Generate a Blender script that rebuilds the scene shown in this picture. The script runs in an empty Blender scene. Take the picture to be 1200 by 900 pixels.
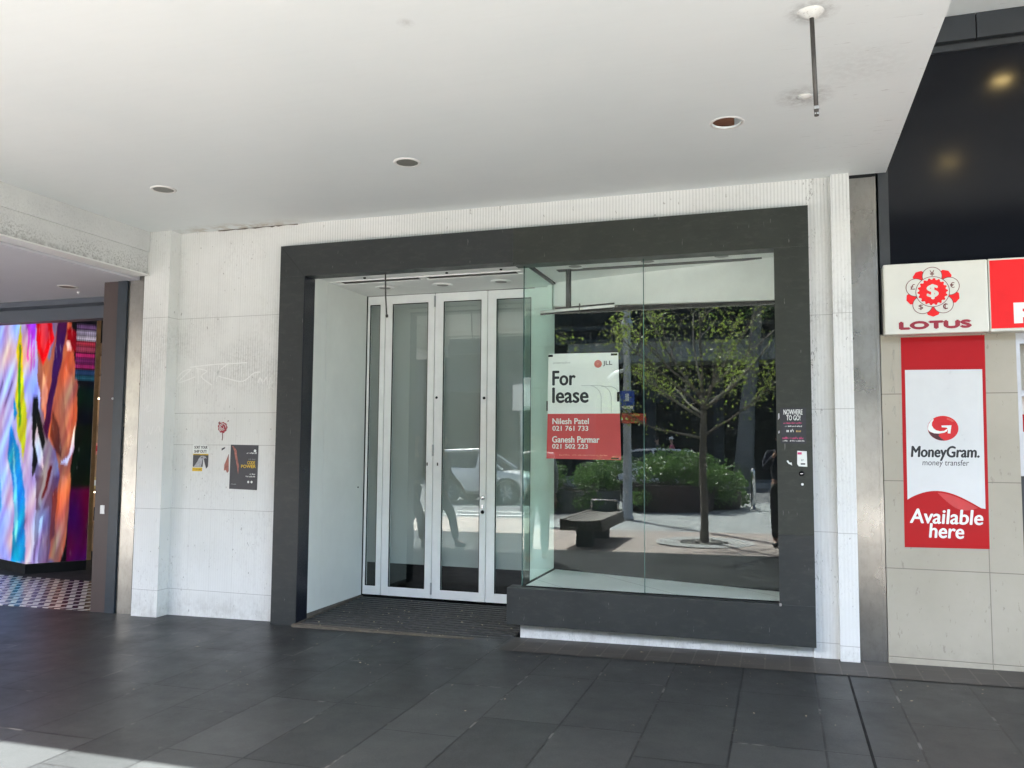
import bpy, bmesh, math, random
from mathutils import Vector, Matrix, noise as mnoise
random.seed(7)
PI = math.pi
R = math.radians
scn = bpy.context.scene
C = scn.collection

# ------------------------------------------------------------------ camera, world, sun, exposure
cam_d = bpy.data.cameras.new('camera')
cam = bpy.data.objects.new('camera', cam_d)
C.objects.link(cam)
scn.camera = cam
cam_d.sensor_width = 36.0
cam_d.lens = 966.17 / 1200 * 36
cam_d.clip_start = 0.05
cam_d.clip_end = 900
YAW, PIT, ROL = 0.3151, 0.0747, 0.0072
_f = Vector((-math.sin(YAW), math.cos(YAW), 0)); _r = Vector((math.cos(YAW), math.sin(YAW), 0)); _u = Vector((0, 0, 1))
_f2 = _f * math.cos(PIT) + _u * math.sin(PIT); _u2 = _u * math.cos(PIT) - _f * math.sin(PIT)
_r3 = _r * math.cos(ROL) + _u2 * math.sin(ROL); _u3 = _u2 * math.cos(ROL) - _r * math.sin(ROL)
M = Matrix((_r3, _u3, -_f2)).transposed().to_4x4()
M.translation = Vector((0, -6.276, 1.5))
cam.matrix_world = M

SUN_FROM = Vector((-0.5, -0.64, 1.0)).normalized()
SUN_EL = math.asin(SUN_FROM.z)
SUN_AZ = math.atan2(SUN_FROM.x, SUN_FROM.y)
w = bpy.data.worlds.new('World'); scn.world = w; w.use_nodes = True
wn = w.node_tree
sky = wn.nodes.new('ShaderNodeTexSky'); sky.sky_type = 'NISHITA'; sky.sun_disc = False
sky.sun_elevation = SUN_EL; sky.sun_rotation = SUN_AZ
sky.air_density = 1.0; sky.dust_density = 3.0; sky.ozone_density = 0.8
bg = wn.nodes['Background']; bg.inputs[1].default_value = 0.12
wn.links.new(sky.outputs[0], bg.inputs[0])
sl = bpy.data.lights.new('sun', 'SUN'); sl.energy = 4.6; sl.angle = R(0.53); sl.color = (0.985, 1.0, 0.975)
so = bpy.data.objects.new('sun', sl); C.objects.link(so)
so.rotation_euler = (-SUN_FROM).to_track_quat('-Z', 'Y').to_euler()
scn.view_settings.view_transform = 'Standard'
scn.view_settings.look = 'None'
scn.view_settings.gamma = 1.0
scn.view_settings.use_curve_mapping = False
scn.view_settings.exposure = 3.69
scn.cycles.max_bounces = 10
scn.cycles.diffuse_bounces = 5
scn.cycles.glossy_bounces = 5
scn.cycles.transparent_max_bounces = 16
scn.cycles.use_denoising = True
scn.cycles.caustics_reflective = False
scn.cycles.sample_clamp_indirect = 6.0

# ------------------------------------------------------------------ node helpers
class NT:
    def __init__(s, m):
        m.use_nodes = True
        s.nt = m.node_tree; s.n = s.nt.nodes; s.b = s.n['Principled BSDF']; s.out = s.n['Material Output']
    def link(s, a, b): s.nt.links.new(a, b)
    def put(s, sock, v):
        if v is None: return
        if hasattr(v, 'is_output'): s.link(v, sock)
        else:
            if isinstance(v, (tuple, list)) and sock.type == 'RGBA' and len(v) == 3: v = (*v, 1)
            sock.default_value = v
    def math(s, op, a, b=None, c=None, clamp=False):
        n = s.n.new('ShaderNodeMath'); n.operation = op; n.use_clamp = clamp
        for i, v in enumerate((a, b, c)):
            if v is not None: s.put(n.inputs[i], v)
        return n.outputs[0]
    def mix(s, fac, a, b, mode='MIX'):
        n = s.n.new('ShaderNodeMix'); n.data_type = 'RGBA'; n.blend_type = mode
        s.put(n.inputs[0], fac); s.put(n.inputs[6], a); s.put(n.inputs[7], b)
        return n.outputs[2]
    def pos(s, kind='geo'):
        if kind == 'geo': return s.n.new('ShaderNodeNewGeometry').outputs['Position']
        return s.n.new('ShaderNodeTexCoord').outputs['Object']
    def xyz(s, v):
        n = s.n.new('ShaderNodeSeparateXYZ'); s.link(v, n.inputs[0]); return n.outputs
    def comb(s, x, y, z):
        n = s.n.new('ShaderNodeCombineXYZ')
        for i, v in enumerate((x, y, z)): s.put(n.inputs[i], v)
        return n.outputs[0]
    def scale(s, v, sc):
        n = s.n.new('ShaderNodeMapping'); s.link(v, n.inputs[0]); n.inputs['Scale'].default_value = sc; return n.outputs[0]
    def noise(s, v, sc, det=4, rough=.6, dist=0):
        n = s.n.new('ShaderNodeTexNoise'); s.link(v, n.inputs['Vector']); n.inputs['Scale'].default_value = sc
        n.inputs['Detail'].default_value = det; n.inputs['Roughness'].default_value = rough; n.inputs['Distortion'].default_value = dist
        return n.outputs[0]
    def ramp(s, v, lo, hi, a=0.0, b=1.0):
        n = s.n.new('ShaderNodeMapRange'); n.clamp = True
        s.put(n.inputs[0], v); n.inputs[1].default_value = lo; n.inputs[2].default_value = hi
        n.inputs[3].default_value = a; n.inputs[4].default_value = b
        return n.outputs[0]
    def bump(s, h, strength=.3, dist=.01):
        n = s.n.new('ShaderNodeBump'); s.put(n.inputs['Height'], h); n.inputs['Strength'].default_value = strength
        n.inputs['Distance'].default_value = dist; s.link(n.outputs[0], s.b.inputs['Normal'])
    def line(s, coord, at, half):      # 1 on a thin line coord == at
        d = s.math('ABSOLUTE', s.math('SUBTRACT', coord, at))
        return s.math('LESS_THAN', d, half)

def newmat(name):
    m = bpy.data.materials.new(name); return m, NT(m)

def plain(name, col, rough=.5, metal=0.0, var=.12, vs=6.0, bump=.0, bs=60, spec=None, coat=0, kind='obj', emit=None):
    m, n = newmat(name)
    p = n.pos(kind)
    nz = n.noise(p, vs, 5, .65)
    f = n.ramp(nz, .3, .7)
    c = n.mix(f, tuple(v * (1 - var) for v in col), tuple(min(1, v * (1 + var)) for v in col))
    n.put(n.b.inputs['Base Color'], c)
    n.put(n.b.inputs['Roughness'], n.ramp(nz, .3, .7, max(0.02, rough * .9), min(1, rough * 1.12)))
    n.b.inputs['Metallic'].default_value = metal
    if spec is not None: n.b.inputs['Specular IOR Level'].default_value = spec
    if coat: n.b.inputs['Coat Weight'].default_value = coat
    if bump: n.bump(n.noise(p, bs, 4), bump, .004)
    if emit:
        n.put(n.b.inputs['Emission Color'], (*emit[0], 1)); n.b.inputs['Emission Strength'].default_value = emit[1]
    return m

MATS = {}
# white ribbed ceramic tile: fine vertical ribs, thin horizontal joints, stains
def ribbed(name, joints, dirt=.35, specks=0.0, vj=None, rib=True):
    m, n = newmat(name)
    p = n.pos(); x, y, z = n.xyz(p)
    rb = n.math('MULTIPLY', n.math('ADD', n.math('SINE', n.math('MULTIPLY', x, 2 * PI / .025)), 1.0), .5)
    base = n.mix(n.ramp(n.noise(p, 1.3, 5), .3, .75), (.70, .715, .69), (.79, .80, .78))
    st = n.noise(n.scale(p, (9, 9, 1.1)), 1.6, 6, .7)
    base = n.mix(n.math('MULTIPLY', n.ramp(st, .56, .8), dirt * .5), base, (.45, .44, .41))
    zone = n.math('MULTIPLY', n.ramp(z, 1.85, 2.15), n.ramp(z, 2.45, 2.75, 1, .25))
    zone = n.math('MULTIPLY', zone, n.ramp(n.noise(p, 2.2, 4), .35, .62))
    fine = n.noise(n.scale(p, (30, 30, 14)), 1.6, 4, .7)
    base = n.mix(n.math('MULTIPLY', n.ramp(fine, .52, .7), n.math('MULTIPLY', n.ramp(n.noise(p, 1.7, 3), .45, .65), .33 if dirt else 0.1)), base, (.4, .39, .37))
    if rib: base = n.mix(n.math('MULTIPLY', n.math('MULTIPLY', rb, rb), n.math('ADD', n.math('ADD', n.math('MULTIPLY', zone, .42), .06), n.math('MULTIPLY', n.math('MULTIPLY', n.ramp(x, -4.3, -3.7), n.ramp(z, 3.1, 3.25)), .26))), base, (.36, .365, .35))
    base = n.mix(n.math('MULTIPLY', n.ramp(n.noise(n.scale(p, (1, 1, .6)), 1.1, 6, .7), .5, .75), .25), base, (.55, .545, .52))
    base = n.mix(n.math('MULTIPLY', n.math('MULTIPLY', zone, n.ramp(n.noise(p, 38, 5, .75), .45, .62)), .36), base, (.36, .355, .33))
    spot = n.math('MULTIPLY', n.ramp(n.noise(n.scale(p, (1, 1, .5)), 34, 3, .6), .69, .72), .55)
    base = n.mix(spot, base, (.2, .19, .165))
    if specks:
        edge = n.ramp(x, .214, .285, 1.0, .12) if specks > .9 else 1.0
        sp = n.noise(n.scale(p, (95, 95, 32)), 1.0, 4, .7)
        sp = n.math('MULTIPLY', n.ramp(sp, .56, .63), n.ramp(n.noise(n.scale(p, (3, 3, 5)), 1.0, 3), .42, .6))
        base = n.mix(n.math('MULTIPLY', n.math('MULTIPLY', sp, edge), min(1, specks)), base, (.07, .065, .055))
        sp2 = n.noise(n.scale(p, (22, 22, .8)), 1.0, 6, .75)
        base = n.mix(n.math('MULTIPLY', n.ramp(sp2, .46, .68), specks * .22), base, (.34, .325, .29))
    # foot of the wall is grimier
    j = None
    for q in joints:
        l = n.line(z, q, .0022)
        j = l if j is None else n.math('MAXIMUM', j, l)
    if vj:
        for q in vj:
            j2 = n.math('MULTIPLY', n.line(x, q, .0016), .35)
            j = j2 if j is None else n.math('MAXIMUM', j, j2)
    if j is not None: base = n.mix(n.math('MULTIPLY', j, .75), base, (.33, .33, .31))
    foot = n.math('MULTIPLY', n.ramp(z, .02, .17, 1, 0), n.ramp(n.noise(n.scale(p, (9, 9, 7)), 1.6, 6, .7), .4, .7, .04, .42))
    base = n.mix(foot, base, (.33, .32, .28))
    n.put(n.b.inputs['Base Color'], base)
    n.b.inputs['Roughness'].default_value = .42
    if rib: n.bump(n.math('MULTIPLY', rb, -1.0), .18, .004)
    else: n.bump(n.noise(p, 40, 4), .06, .003)
    return m

VJ = [-5.2, -4.96, -4.72, -4.48]
MATS['tile'] = ribbed('white_ribbed_tile', [2.67, 1.78, 1.487, .9, .165], .28, 0, VJ)
MATS['tile_pillar'] = ribbed('pillar_tile', [2.67, .9, .165], .4, .0)
MATS['tile_dirty'] = ribbed('grimy_tile', [2.47, 1.78, .9, .12], .4, 1.0)
MATS['tile_clean'] = ribbed('right_pillar_tile', [2.47, 1.78, .9, .12], .25, .15)
MATS['plinth'] = ribbed('plinth_white', [], .35, .35, None, False)

def soffit_mat():
    m, n = newmat('soffit_paint')
    p = n.pos(); x, y, z = n.xyz(p)
    base = n.mix(n.ramp(n.noise(p, .9, 5), .3, .7), (.765, .815, .82), (.81, .85, .85))
    br = n.noise(n.scale(p, (1.2, 20, 1)), 1.5, 5, .7)
    base = n.mix(n.math('MULTIPLY', n.ramp(br, .45, .75), .05), base, (.55, .56, .56))
    # stains: brown damp at the wall, grey scuffs near the right end
    d = n.math('MULTIPLY', n.ramp(n.math('ABSOLUTE', n.math('SUBTRACT', x, -4.75)), .25, .75, 1, 0), n.ramp(y, -.13, .08))
    base = n.mix(n.math('MULTIPLY', d, n.ramp(n.noise(p, 9, 5), .4, .6)), base, (.42, .36, .27))
    def ring(cx, cy, r, amt, base):
        dx = n.math('SUBTRACT', x, cx); dy = n.math('SUBTRACT', y, cy)
        r2 = n.math('SQRT', n.math('ADD', n.math('MULTIPLY', dx, dx), n.math('MULTIPLY', dy, dy)))
        f = n.math('MULTIPLY', n.ramp(r2, r * .3, r, 1, 0), n.ramp(n.noise(p, 26, 5, .7), .35, .6))
        return n.mix(n.math('MULTIPLY', f, amt), base, (.2, .19, .17))
    base = ring(.165, -2.40, .13, .6, base)
    base = ring(.16, -1.44, .18, .5, base)
    base = ring(.42, -1.75, .32, .12, base)
    base = ring(-1.657, -2.859, .05, .25, base)
    sc = n.noise(n.scale(p, (5, 45, 1)), 1.3, 4, .6)
    sc = n.math('MULTIPLY', n.ramp(sc, .66, .70), n.ramp(x, -.1, .5, 0, .45))
    base = n.mix(sc, base, (.3, .3, .29))
    n.put(n.b.inputs['Base Color'], base); n.b.inputs['Roughness'].default_value = .6
    n.bump(n.noise(n.scale(p, (3, 30, 1)), 2, 4), .04, .01)
    return m
MATS['soffit'] = soffit_mat()

def beam_mat():
    m, n = newmat('grimy_beam_paint')
    p = n.pos(); x, y, z = n.xyz(p)
    c = n.mix(n.ramp(n.noise(p, 2.5, 5), .3, .7), (.60, .61, .60), (.70, .71, .69))
    g = n.math('MULTIPLY', n.ramp(n.noise(p, 55, 5, .75), .48, .66), n.ramp(n.noise(n.scale(p, (1, 1, 4)), 1.6, 4), .35, .6))
    g = n.math('MULTIPLY', g, n.ramp(z, 3.16, 3.32, .85, .18))
    c = n.mix(g, c, (.15, .145, .13))
    c = n.mix(n.math('MULTIPLY', n.ramp(z, 3.09, 3.14, .6, 0), n.ramp(n.noise(p, 20, 4), .4, .6)), c, (.12, .115, .1))
    n.put(n.b.inputs['Base Color'], c); n.b.inputs['Roughness'].default_value = .6
    n.bump(n.noise(p, 60, 4), .15, .006)
    return m
MATS['beamtile'] = beam_mat()

def footpath_mat():
    m, n = newmat('basalt_pavers')
    p = n.pos(); x, y, z = n.xyz(p)
    bt = n.n.new('ShaderNodeTexBrick')
    n.link(n.comb(n.math('ADD', y, 30.33), n.math('ADD', x, 44.11), 0.0), bt.inputs['Vector'])
    bt.offset = .37; bt.offset_frequency = 3; bt.squash = 1
    bt.inputs['Scale'].default_value = 1
    bt.inputs['Brick Width'].default_value = .92; bt.inputs['Row Height'].default_value = .452
    bt.inputs['Mortar Size'].default_value = .0066; bt.inputs['Mortar Smooth'].default_value = .1
    bt.inputs['Bias'].default_value = 0
    bt.inputs['Color1'].default_value = (.0225, .0243, .0242, 1); bt.inputs['Color2'].default_value = (.037, .0395, .039, 1)
    bt.inputs['Mortar'].default_value = (.007, .007, .007, 1)
    col = bt.outputs['Color']
    gr = n.noise(p, 190, 3, .7)
    col = n.mix(n.ramp(gr, .42, .75, 0, .55), col, (.085, .089, .09))
    big = n.noise(p, .8, 5, .6)
    col = n.mix(n.ramp(big, .35, .8, 0, .4), col, (.017, .018, .0185))
    brn = n.ramp(x, .2, 1.0, 0, .35)  # beige wall's reflection put into the paver colour as brown
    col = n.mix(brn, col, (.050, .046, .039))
    sp = n.noise(p, 13, 2, .5)
    col = n.mix(n.ramp(sp, .77, .79, 0, .35), col, (.10, .098, .092))
    # trodden gum (dark and pale discs), pale scuffs and chipped slab edges
    vo = n.n.new('ShaderNodeTexVoronoi'); n.link(p, vo.inputs['Vector']); vo.inputs['Scale'].default_value = 2.1
    rad = n.ramp(n.xyz(vo.outputs['Color'])[0], .0, 1.0, .01, .055)
    gum = n.math('MULTIPLY', n.math('LESS_THAN', vo.outputs['Distance'], rad), n.math('GREATER_THAN', n.xyz(vo.outputs['Color'])[1], .45))
    col = n.mix(n.math('MULTIPLY', gum, .6), col, n.mix(n.math('GREATER_THAN', n.xyz(vo.outputs['Color'])[2], .62), (.014, .0145, .015), (.075, .074, .070)))
    scf = n.noise(n.scale(p, (5, 26, 5)), 1.0, 5, .75)
    col = n.mix(n.ramp(scf, .66, .74, 0, .4), col, (.095, .094, .09))
    chip = n.math('MULTIPLY', bt.outputs['Fac'], n.ramp(n.noise(p, 3.3, 4), .58, .64))
    col = n.mix(n.math('MULTIPLY', chip, .7), col, (.16, .155, .145))
    n.put(n.b.inputs['Base Color'], col)
    n.put(n.b.inputs['Roughness'], n.ramp(n.noise(p, 2.3, 5, .7), .3, .7, .29, .44))
    n.b.inputs['Specular IOR Level'].default_value = .10
    h = n.math('SUBTRACT', n.math('MULTIPLY', gr, .25), bt.outputs['Fac'])
    n.bump(h, .45, .005)
    return m
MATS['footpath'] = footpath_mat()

def pavers(name, c1, c2, mort, bw, rh, rough=.75, ms=.006):
    m, n = newmat(name)
    p = n.pos(); x, y, z = n.xyz(p)
    bt = n.n.new('ShaderNodeTexBrick'); n.link(n.comb(n.math('ADD', y, 80), n.math('ADD', x, 80), 0.0), bt.inputs['Vector'])
    bt.inputs['Scale'].default_value = 1; bt.inputs['Brick Width'].default_value = bw; bt.inputs['Row Height'].default_value = rh
    bt.inputs['Mortar Size'].default_value = ms; bt.inputs['Color1'].default_value = (*c1, 1); bt.inputs['Color2'].default_value = (*c2, 1)
    bt.inputs['Mortar'].default_value = (*mort, 1)
    c = n.mix(n.ramp(n.noise(p, 1.5, 5), .35, .7, 0, .35), bt.outputs['Color'], mort)
    n.put(n.b.inputs['Base Color'], c); n.b.inputs['Roughness'].default_value = rough
    n.bump(n.math('MULTIPLY', bt.outputs['Fac'], -1.0), .3, .004)
    return m
MATS['brickband'] = pavers('red_brown_pavers', (.25, .205, .18), (.32, .255, .22), (.13, .12, .11), 1.1, .55, .8)
MATS['street'] = pavers('grey_street_pavers', (.215, .228, .222), (.29, .305, .298), (.14, .145, .14), .3, .2, .8)
MATS['edgebrick'] = pavers('edge_bricks', (.035, .032, .029), (.05, .046, .041), (.085, .078, .067), .35, .163, .55, .005)
MATS['asphalt'] = plain('asphalt', (.085, .087, .09), .85, var=.2, vs=3, bump=.3, bs=120, kind='geo')
MATS['kerb'] = plain('kerb_stone', (.33, .33, .32), .8, kind='geo')
MATS['roadpaint'] = plain('road_paint', (.75, .75, .73), .7)

def charcoal(name='charcoal_panel', t=(1, 1, 1)):
    m, n = newmat(name)
    p = n.pos(); x, y, z = n.xyz(p)
    c = n.mix(n.ramp(n.noise(p, 2.2, 6, .7), .3, .75), tuple(a_ * b_ for a_, b_ in zip((.026, .030, .030), t)), tuple(a_ * b_ for a_, b_ in zip((.038, .042, .0415), t)))
    dust = n.noise(n.scale(p, (3, 3, 8)), 2.5, 6, .75)
    c = n.mix(n.math('MULTIPLY', n.ramp(dust, .5, .75), .42), c, (.08, .077, .07))
    scr = n.noise(n.scale(p, (40, 40, 6)), 1.4, 3, .6)
    c = n.mix(n.ramp(scr, .685, .71, 0, .5), c, (.22, .21, .2))
    n.put(n.b.inputs['Base Color'], c)
    n.put(n.b.inputs['Roughness'], n.ramp(n.noise(p, 5, 5), .3, .7, .3, .46)); n.b.inputs['Specular IOR Level'].default_value = .3
    n.bump(n.noise(p, 150, 2), .04, .002)
    return m
MATS['charcoal'] = charcoal()
MATS['charcoal2'] = charcoal('charcoal_panel_worn', (1.0, 1.02, .86))
MATS['reveal'] = plain('black_reveal', (.012, .014, .022), .25, kind='geo')

def glassmat(name, tint, base, gain, rough=0.0):
    m, n = newmat(name)
    tr = n.n.new('ShaderNodeBsdfTransparent'); tr.inputs[0].default_value = (*tint, 1)
    gl = n.n.new('ShaderNodeBsdfGlossy'); gl.inputs['Roughness'].default_value = rough; gl.inputs['Color'].default_value = (.93, 1.0, .97, 1)
    fr = n.n.new('ShaderNodeFresnel'); fr.inputs[0].default_value = 1.5
    f = n.math('ADD', n.math('MULTIPLY', fr.outputs[0], gain), base, clamp=True)
    f = n.math('MULTIPLY', f, n.math('SUBTRACT', 1.0, n.n.new('ShaderNodeNewGeometry').outputs['Backfacing']))
    mx = n.n.new('ShaderNodeMixShader'); n.link(f, mx.inputs[0]); n.link(tr.outputs[0], mx.inputs[1]); n.link(gl.outputs[0], mx.inputs[2])
    n.link(mx.outputs[0], n.out.inputs['Surface'])
    return m
MATS['glass'] = glassmat('window_glass', (.965, .99, .975), .026, 1.0)
MATS['doorglass'] = glassmat('door_glass', (.92, .945, .935), .048, 1.0)
MATS['sideglass'] = glassmat('return_glass', (.84, .95, .91), .0, .4)
MATS['glassedge'] = plain('glass_edge', (.05, .11, .10), .2)

MATS['doorwhite'] = plain('door_white_paint', (.90, .91, .90), .38, var=.05, vs=5, kind='geo')
MATS['panelwhite'] = plain('panel_white', (.74, .77, .73), .5, var=.05, vs=2, kind='geo')
MATS['ceilwhite'] = plain('ceiling_white', (.84, .85, .83), .6, var=.04, kind='geo')
MATS['slot'] = plain('slot_dark', (.035, .03, .026), .6, var=.5, vs=25, kind='geo')
MATS['black'] = plain('matt_black', (.007, .0075, .008), .7, spec=.15)
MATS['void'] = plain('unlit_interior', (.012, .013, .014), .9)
MATS['metal'] = plain('brushed_metal', (.55, .55, .54), .3, 1.0)
MATS['chrome'] = plain('chrome', (.7, .7, .7), .18, 1.0)
MATS['galv'] = plain('galvanised', (.45, .46, .47), .45, .8)
MATS['rust'] = plain('dark_steel_rod', (.08, .075, .07), .55, .6, var=.3)
MATS['white'] = plain('white_plastic', (.78, .78, .76), .4, var=.04)
MATS['lens'] = plain('downlight_lens', (.17, .17, .15), .35)
MATS['blind'] = plain('grey_blind', (.43, .45, .44), .9, var=.05, vs=1.0, kind='geo')
MATS['dfloor'] = None
def dfl():
    m, n = newmat('display_tiles')
    p = n.pos(); x, y, z = n.xyz(p)
    d = n.math('ADD', x, y)
    e = n.math('SUBTRACT', x, y)
    l = n.math('MAXIMUM', n.math('LESS_THAN', n.math('FRACT', n.math('MULTIPLY', n.math('ADD', d, 20.3), 1.12)), .01),
               0.0)
    c = n.mix(l, (.86, .88, .85), (.25, .25, .24))
    c = n.mix(n.ramp(n.noise(p, 4, 5), .4, .7, 0, .25), c, (.62, .64, .6))
    n.put(n.b.inputs['Base Color'], c); n.b.inputs['Roughness'].default_value = .35
    return m
MATS['dfloor'] = dfl()

def steel_clad():
    m, n = newmat('stainless_cladding')
    p = n.pos(); x, y, z = n.xyz(p)
    n.b.inputs['Metallic'].default_value = 1
    c = n.mix(n.ramp(n.noise(p, 2.5, 5, .7), .35, .7), (.30, .29, .265), (.40, .385, .35))
    c = n.mix(n.ramp(n.noise(n.scale(p, (22, 22, 9)), 1.3, 6, .75), .5, .75, 0, .45), c, (.2, .19, .165))
    n.put(n.b.inputs['Base Color'], c)
    n.put(n.b.inputs['Roughness'], n.ramp(n.noise(p, 1.6, 4), .3, .7, .24, .36))
    n.bump(n.noise(n.scale(p, (4, 4, 2.2)), 1.2, 3), .06, .03)
    return m
MATS['steel'] = steel_clad()

def beige():
    m, n = newmat('beige_tile')
    p = n.pos(); x, y, z = n.xyz(p)
    c = n.mix(n.ramp(n.noise(p, 1.4, 6, .65), .3, .7), (.36, .335, .265), (.43, .40, .325))
    c = n.mix(n.ramp(n.noise(n.scale(p, (26, 26, 9)), 1.2, 4, .7), .63, .67, 0, .5), c, (.2, .18, .15))
    j = None
    for q in (1.884, 1.274, .667, .062):
        l = n.line(z, q, .0028); j = l if j is None else n.math('MAXIMUM', j, l)
    l = n.math('MULTIPLY', n.line(x, 1.328, .0025), n.math('LESS_THAN', z, 2.3)); j = n.math('MAXIMUM', j, l)
    c = n.mix(j, c, (.19, .175, .14))
    c = n.mix(n.math('MULTIPLY', n.ramp(z, .02, .2, 1, 0), n.ramp(n.noise(p, 7, 4), .4, .65, 0, .5)), c, (.25, .23, .19))
    n.put(n.b.inputs['Base Color'], c); n.b.inputs['Roughness'].default_value = .4
    n.bump(n.math('MULTIPLY', j, -1.0), .3, .004)
    return m
MATS['beige'] = beige()
MATS['blackgloss'] = plain('black_gloss_panel', (.006, .007, .010), .14, var=.02, kind='geo', spec=.22)
MATS['darkbeam'] = plain('dark_beam', (.03, .035, .04), .4, kind='geo')
MATS['red'] = plain('sign_red', (.43, .004, .008), .35, spec=.25, var=.04)
MATS['litred'] = plain('fascia_red', (.80, .016, .018), .35, spec=.25, var=.05)
MATS['signred'] = plain('lease_red', (.56, .062, .065), .4, var=.05)
MATS['signwhite'] = plain('sign_white', (.66, .665, .60), .35, var=.03)
MATS['paperwhite'] = plain('paper_white', (.80, .83, .80), .6, var=.03)
MATS['posterwhite'] = plain('poster_white', (.66, .68, .68), .3, var=.03)
MATS['ink'] = plain('ink_black', (.012, .014, .018), .5)
MATS['maroon'] = plain('sign_maroon', (.30, .012, .03), .4)
MATS['brownline'] = plain('logo_outline', (.16, .03, .03), .4)
MATS['greyline'] = plain('grey_print', (.3, .33, .33), .6)
MATS['yellowink'] = plain('yellow_print', (.72, .48, .03), .6)
MATS['goldink'] = plain('gold_print', (.5, .36, .12), .6)
MATS['pinkink'] = plain('pink_print', (.6, .06, .2), .6)
MATS['peach'] = plain('peach_print', (.75, .28, .2), .6)
MATS['greyink'] = plain('poster_grey', (.42, .42, .44), .7, var=.35, vs=40)
MATS['posterdark'] = plain('poster_dark', (.02, .022, .03), .4, var=.3, vs=15)
MATS['skinprint'] = plain('poster_brown', (.34, .13, .1), .6, var=.5, vs=30)
MATS['blueplate'] = plain('blue_sign_plate', (.02, .08, .42), .4)
MATS['orangered'] = plain('red_sign_plate', (.62, .06, .02), .5)
MATS['browncol'] = plain('brown_column_paint', (.052, .034, .031), .45, var=.1, kind='geo')
MATS['tealcol'] = plain('blue_black_column_edge', (.016, .026, .036), .4, var=.25, vs=9, kind='geo')
MATS['greyfascia'] = plain('slate_fascia', (.085, .10, .125), .5, var=.06, kind='geo')
MATS['lowsoffit'] = plain('lilac_white_soffit', (.62, .62, .66), .6, var=.03, kind='geo')  # even white with a slight lilac tint
MATS['render'] = plain('grey_render', (.30, .30, .28), .8, var=.08, vs=1.5, kind='geo')
MATS['render2'] = plain('dark_render', (.014, .0145, .016), .8, var=.2, vs=.6, kind='geo')
MATS['mullion'] = plain('mid_grey_facade', (.045, .047, .05), .7, kind='geo')
MATS['facadeglass'] = plain('facade_glass', (.008, .011, .012), .25, kind='geo', spec=.12)
MATS['wood'] = plain('shelf_wood', (.34, .2, .09), .5, var=.2, vs=10)
MATS['timber'] = None
def timber():
    m, n = newmat('weathered_timber')
    p = n.pos('obj')
    c = n.mix(n.noise(n.scale(p, (25, 1.6, 25)), 1.5, 5, .7), (.075, .066, .056), (.17, .152, .13))
    n.put(n.b.inputs['Base Color'], c); n.b.inputs['Roughness'].default_value = .75
    return m
MATS['timber'] = timber()
MATS['darkconc'] = plain('dark_concrete', (.06, .06, .062), .7)
MATS['planter'] = plain('rust_brown_planter', (.045, .022, .022), .6, var=.3)
MATS['planterg'] = plain('grey_planter', (.13, .13, .125), .7, var=.15)
MATS['soil'] = plain('soil', (.03, .022, .016), .95, var=.3, vs=20)
MATS['gravel'] = plain('pale_gravel', (.42, .4, .37), .9, var=.5, vs=60)
def leafmat(name, a, b, c3, tr=.35):
    m, n = newmat(name)
    oi = n.n.new('ShaderNodeObjectInfo')
    p = n.pos('obj')
    nz = n.noise(p, 3.1, 3, .7)
    c = n.mix(n.ramp(nz, .35, .65), a, b)
    c = n.mix(n.ramp(n.noise(p, 41, 2), .5, .72), c, c3)
    n.put(n.b.inputs['Base Color'], c); n.b.inputs['Roughness'].default_value = .4
    t = n.n.new('ShaderNodeBsdfTranslucent'); n.put(t.inputs[0], c)
    mx = n.n.new('ShaderNodeMixShader'); mx.inputs[0].default_value = tr
    n.link(n.b.outputs[0], mx.inputs[1]); n.link(t.outputs[0], mx.inputs[2]); n.link(mx.outputs[0], n.out.inputs['Surface'])
    return m
MATS['leaf'] = leafmat('spring_leaf', (.19, .275, .05), (.34, .43, .075), (.46, .53, .15), .45)
MATS['bushleaf'] = leafmat('shrub_leaf', (.06, .13, .03), (.13, .25, .055), (.30, .42, .16), .3)
def barkmat(name, a, b):
    m, n = newmat(name); p = n.pos('obj')
    c = n.mix(n.noise(n.scale(p, (1, 1, .3)), 14, 5, .7), a, b)
    n.put(n.b.inputs['Base Color'], c); n.b.inputs['Roughness'].default_value = .85
    n.bump(n.noise(n.scale(p, (1, 1, .3)), 30, 4), .4, .01)
    return m
MATS['bark'] = barkmat('grey_bark', (.12, .105, .085), (.26, .235, .2))
MATS['palebark'] = barkmat('pale_bark', (.16, .155, .145), (.3, .29, .27))
MATS['carpaint'] = plain('white_car_paint', (.76, .77, .78), .22, var=.02, coat=.6)
MATS['carglass'] = plain('car_glass', (.012, .014, .016), .06)
MATS['tyre'] = plain('tyre_rubber', (.018, .018, .018), .8)
MATS['rim'] = plain('alloy_rim', (.5, .5, .51), .3, .9)
MATS['lamp'] = plain('headlight_lens', (.6, .62, .65), .1)
MATS['taillamp'] = plain('tail_light', (.4, .01, .01), .2)
MATS['skin'] = plain('skin', (.42, .25, .18), .5, var=.06)
MATS['navy'] = plain('navy_cloth', (.016, .022, .045), .85, var=.2, vs=20)
MATS['blackcloth'] = plain('black_cloth', (.014, .014, .016), .85, var=.2, vs=20)
MATS['whitecloth'] = plain('white_shirt_cloth', (.62, .63, .64), .85, var=.1, vs=12)
MATS['denim'] = plain('dark_denim', (.04, .055, .075), .9, var=.2, vs=30)
MATS['orangeshoe'] = plain('orange_shoe', (.75, .24, .07), .5)
MATS['hair'] = plain('dark_hair', (.02, .015, .012), .6)
MATS['pinkcloth'] = plain('pink_cloth', (.65, .14, .22), .8)
MATS['greycloth'] = plain('grey_cloth', (.12, .12, .125), .85)
MATS['brownconc0'] = plain('grimy_kick', (.12, .105, .085), .8, var=.35, vs=14, kind='geo')
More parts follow.
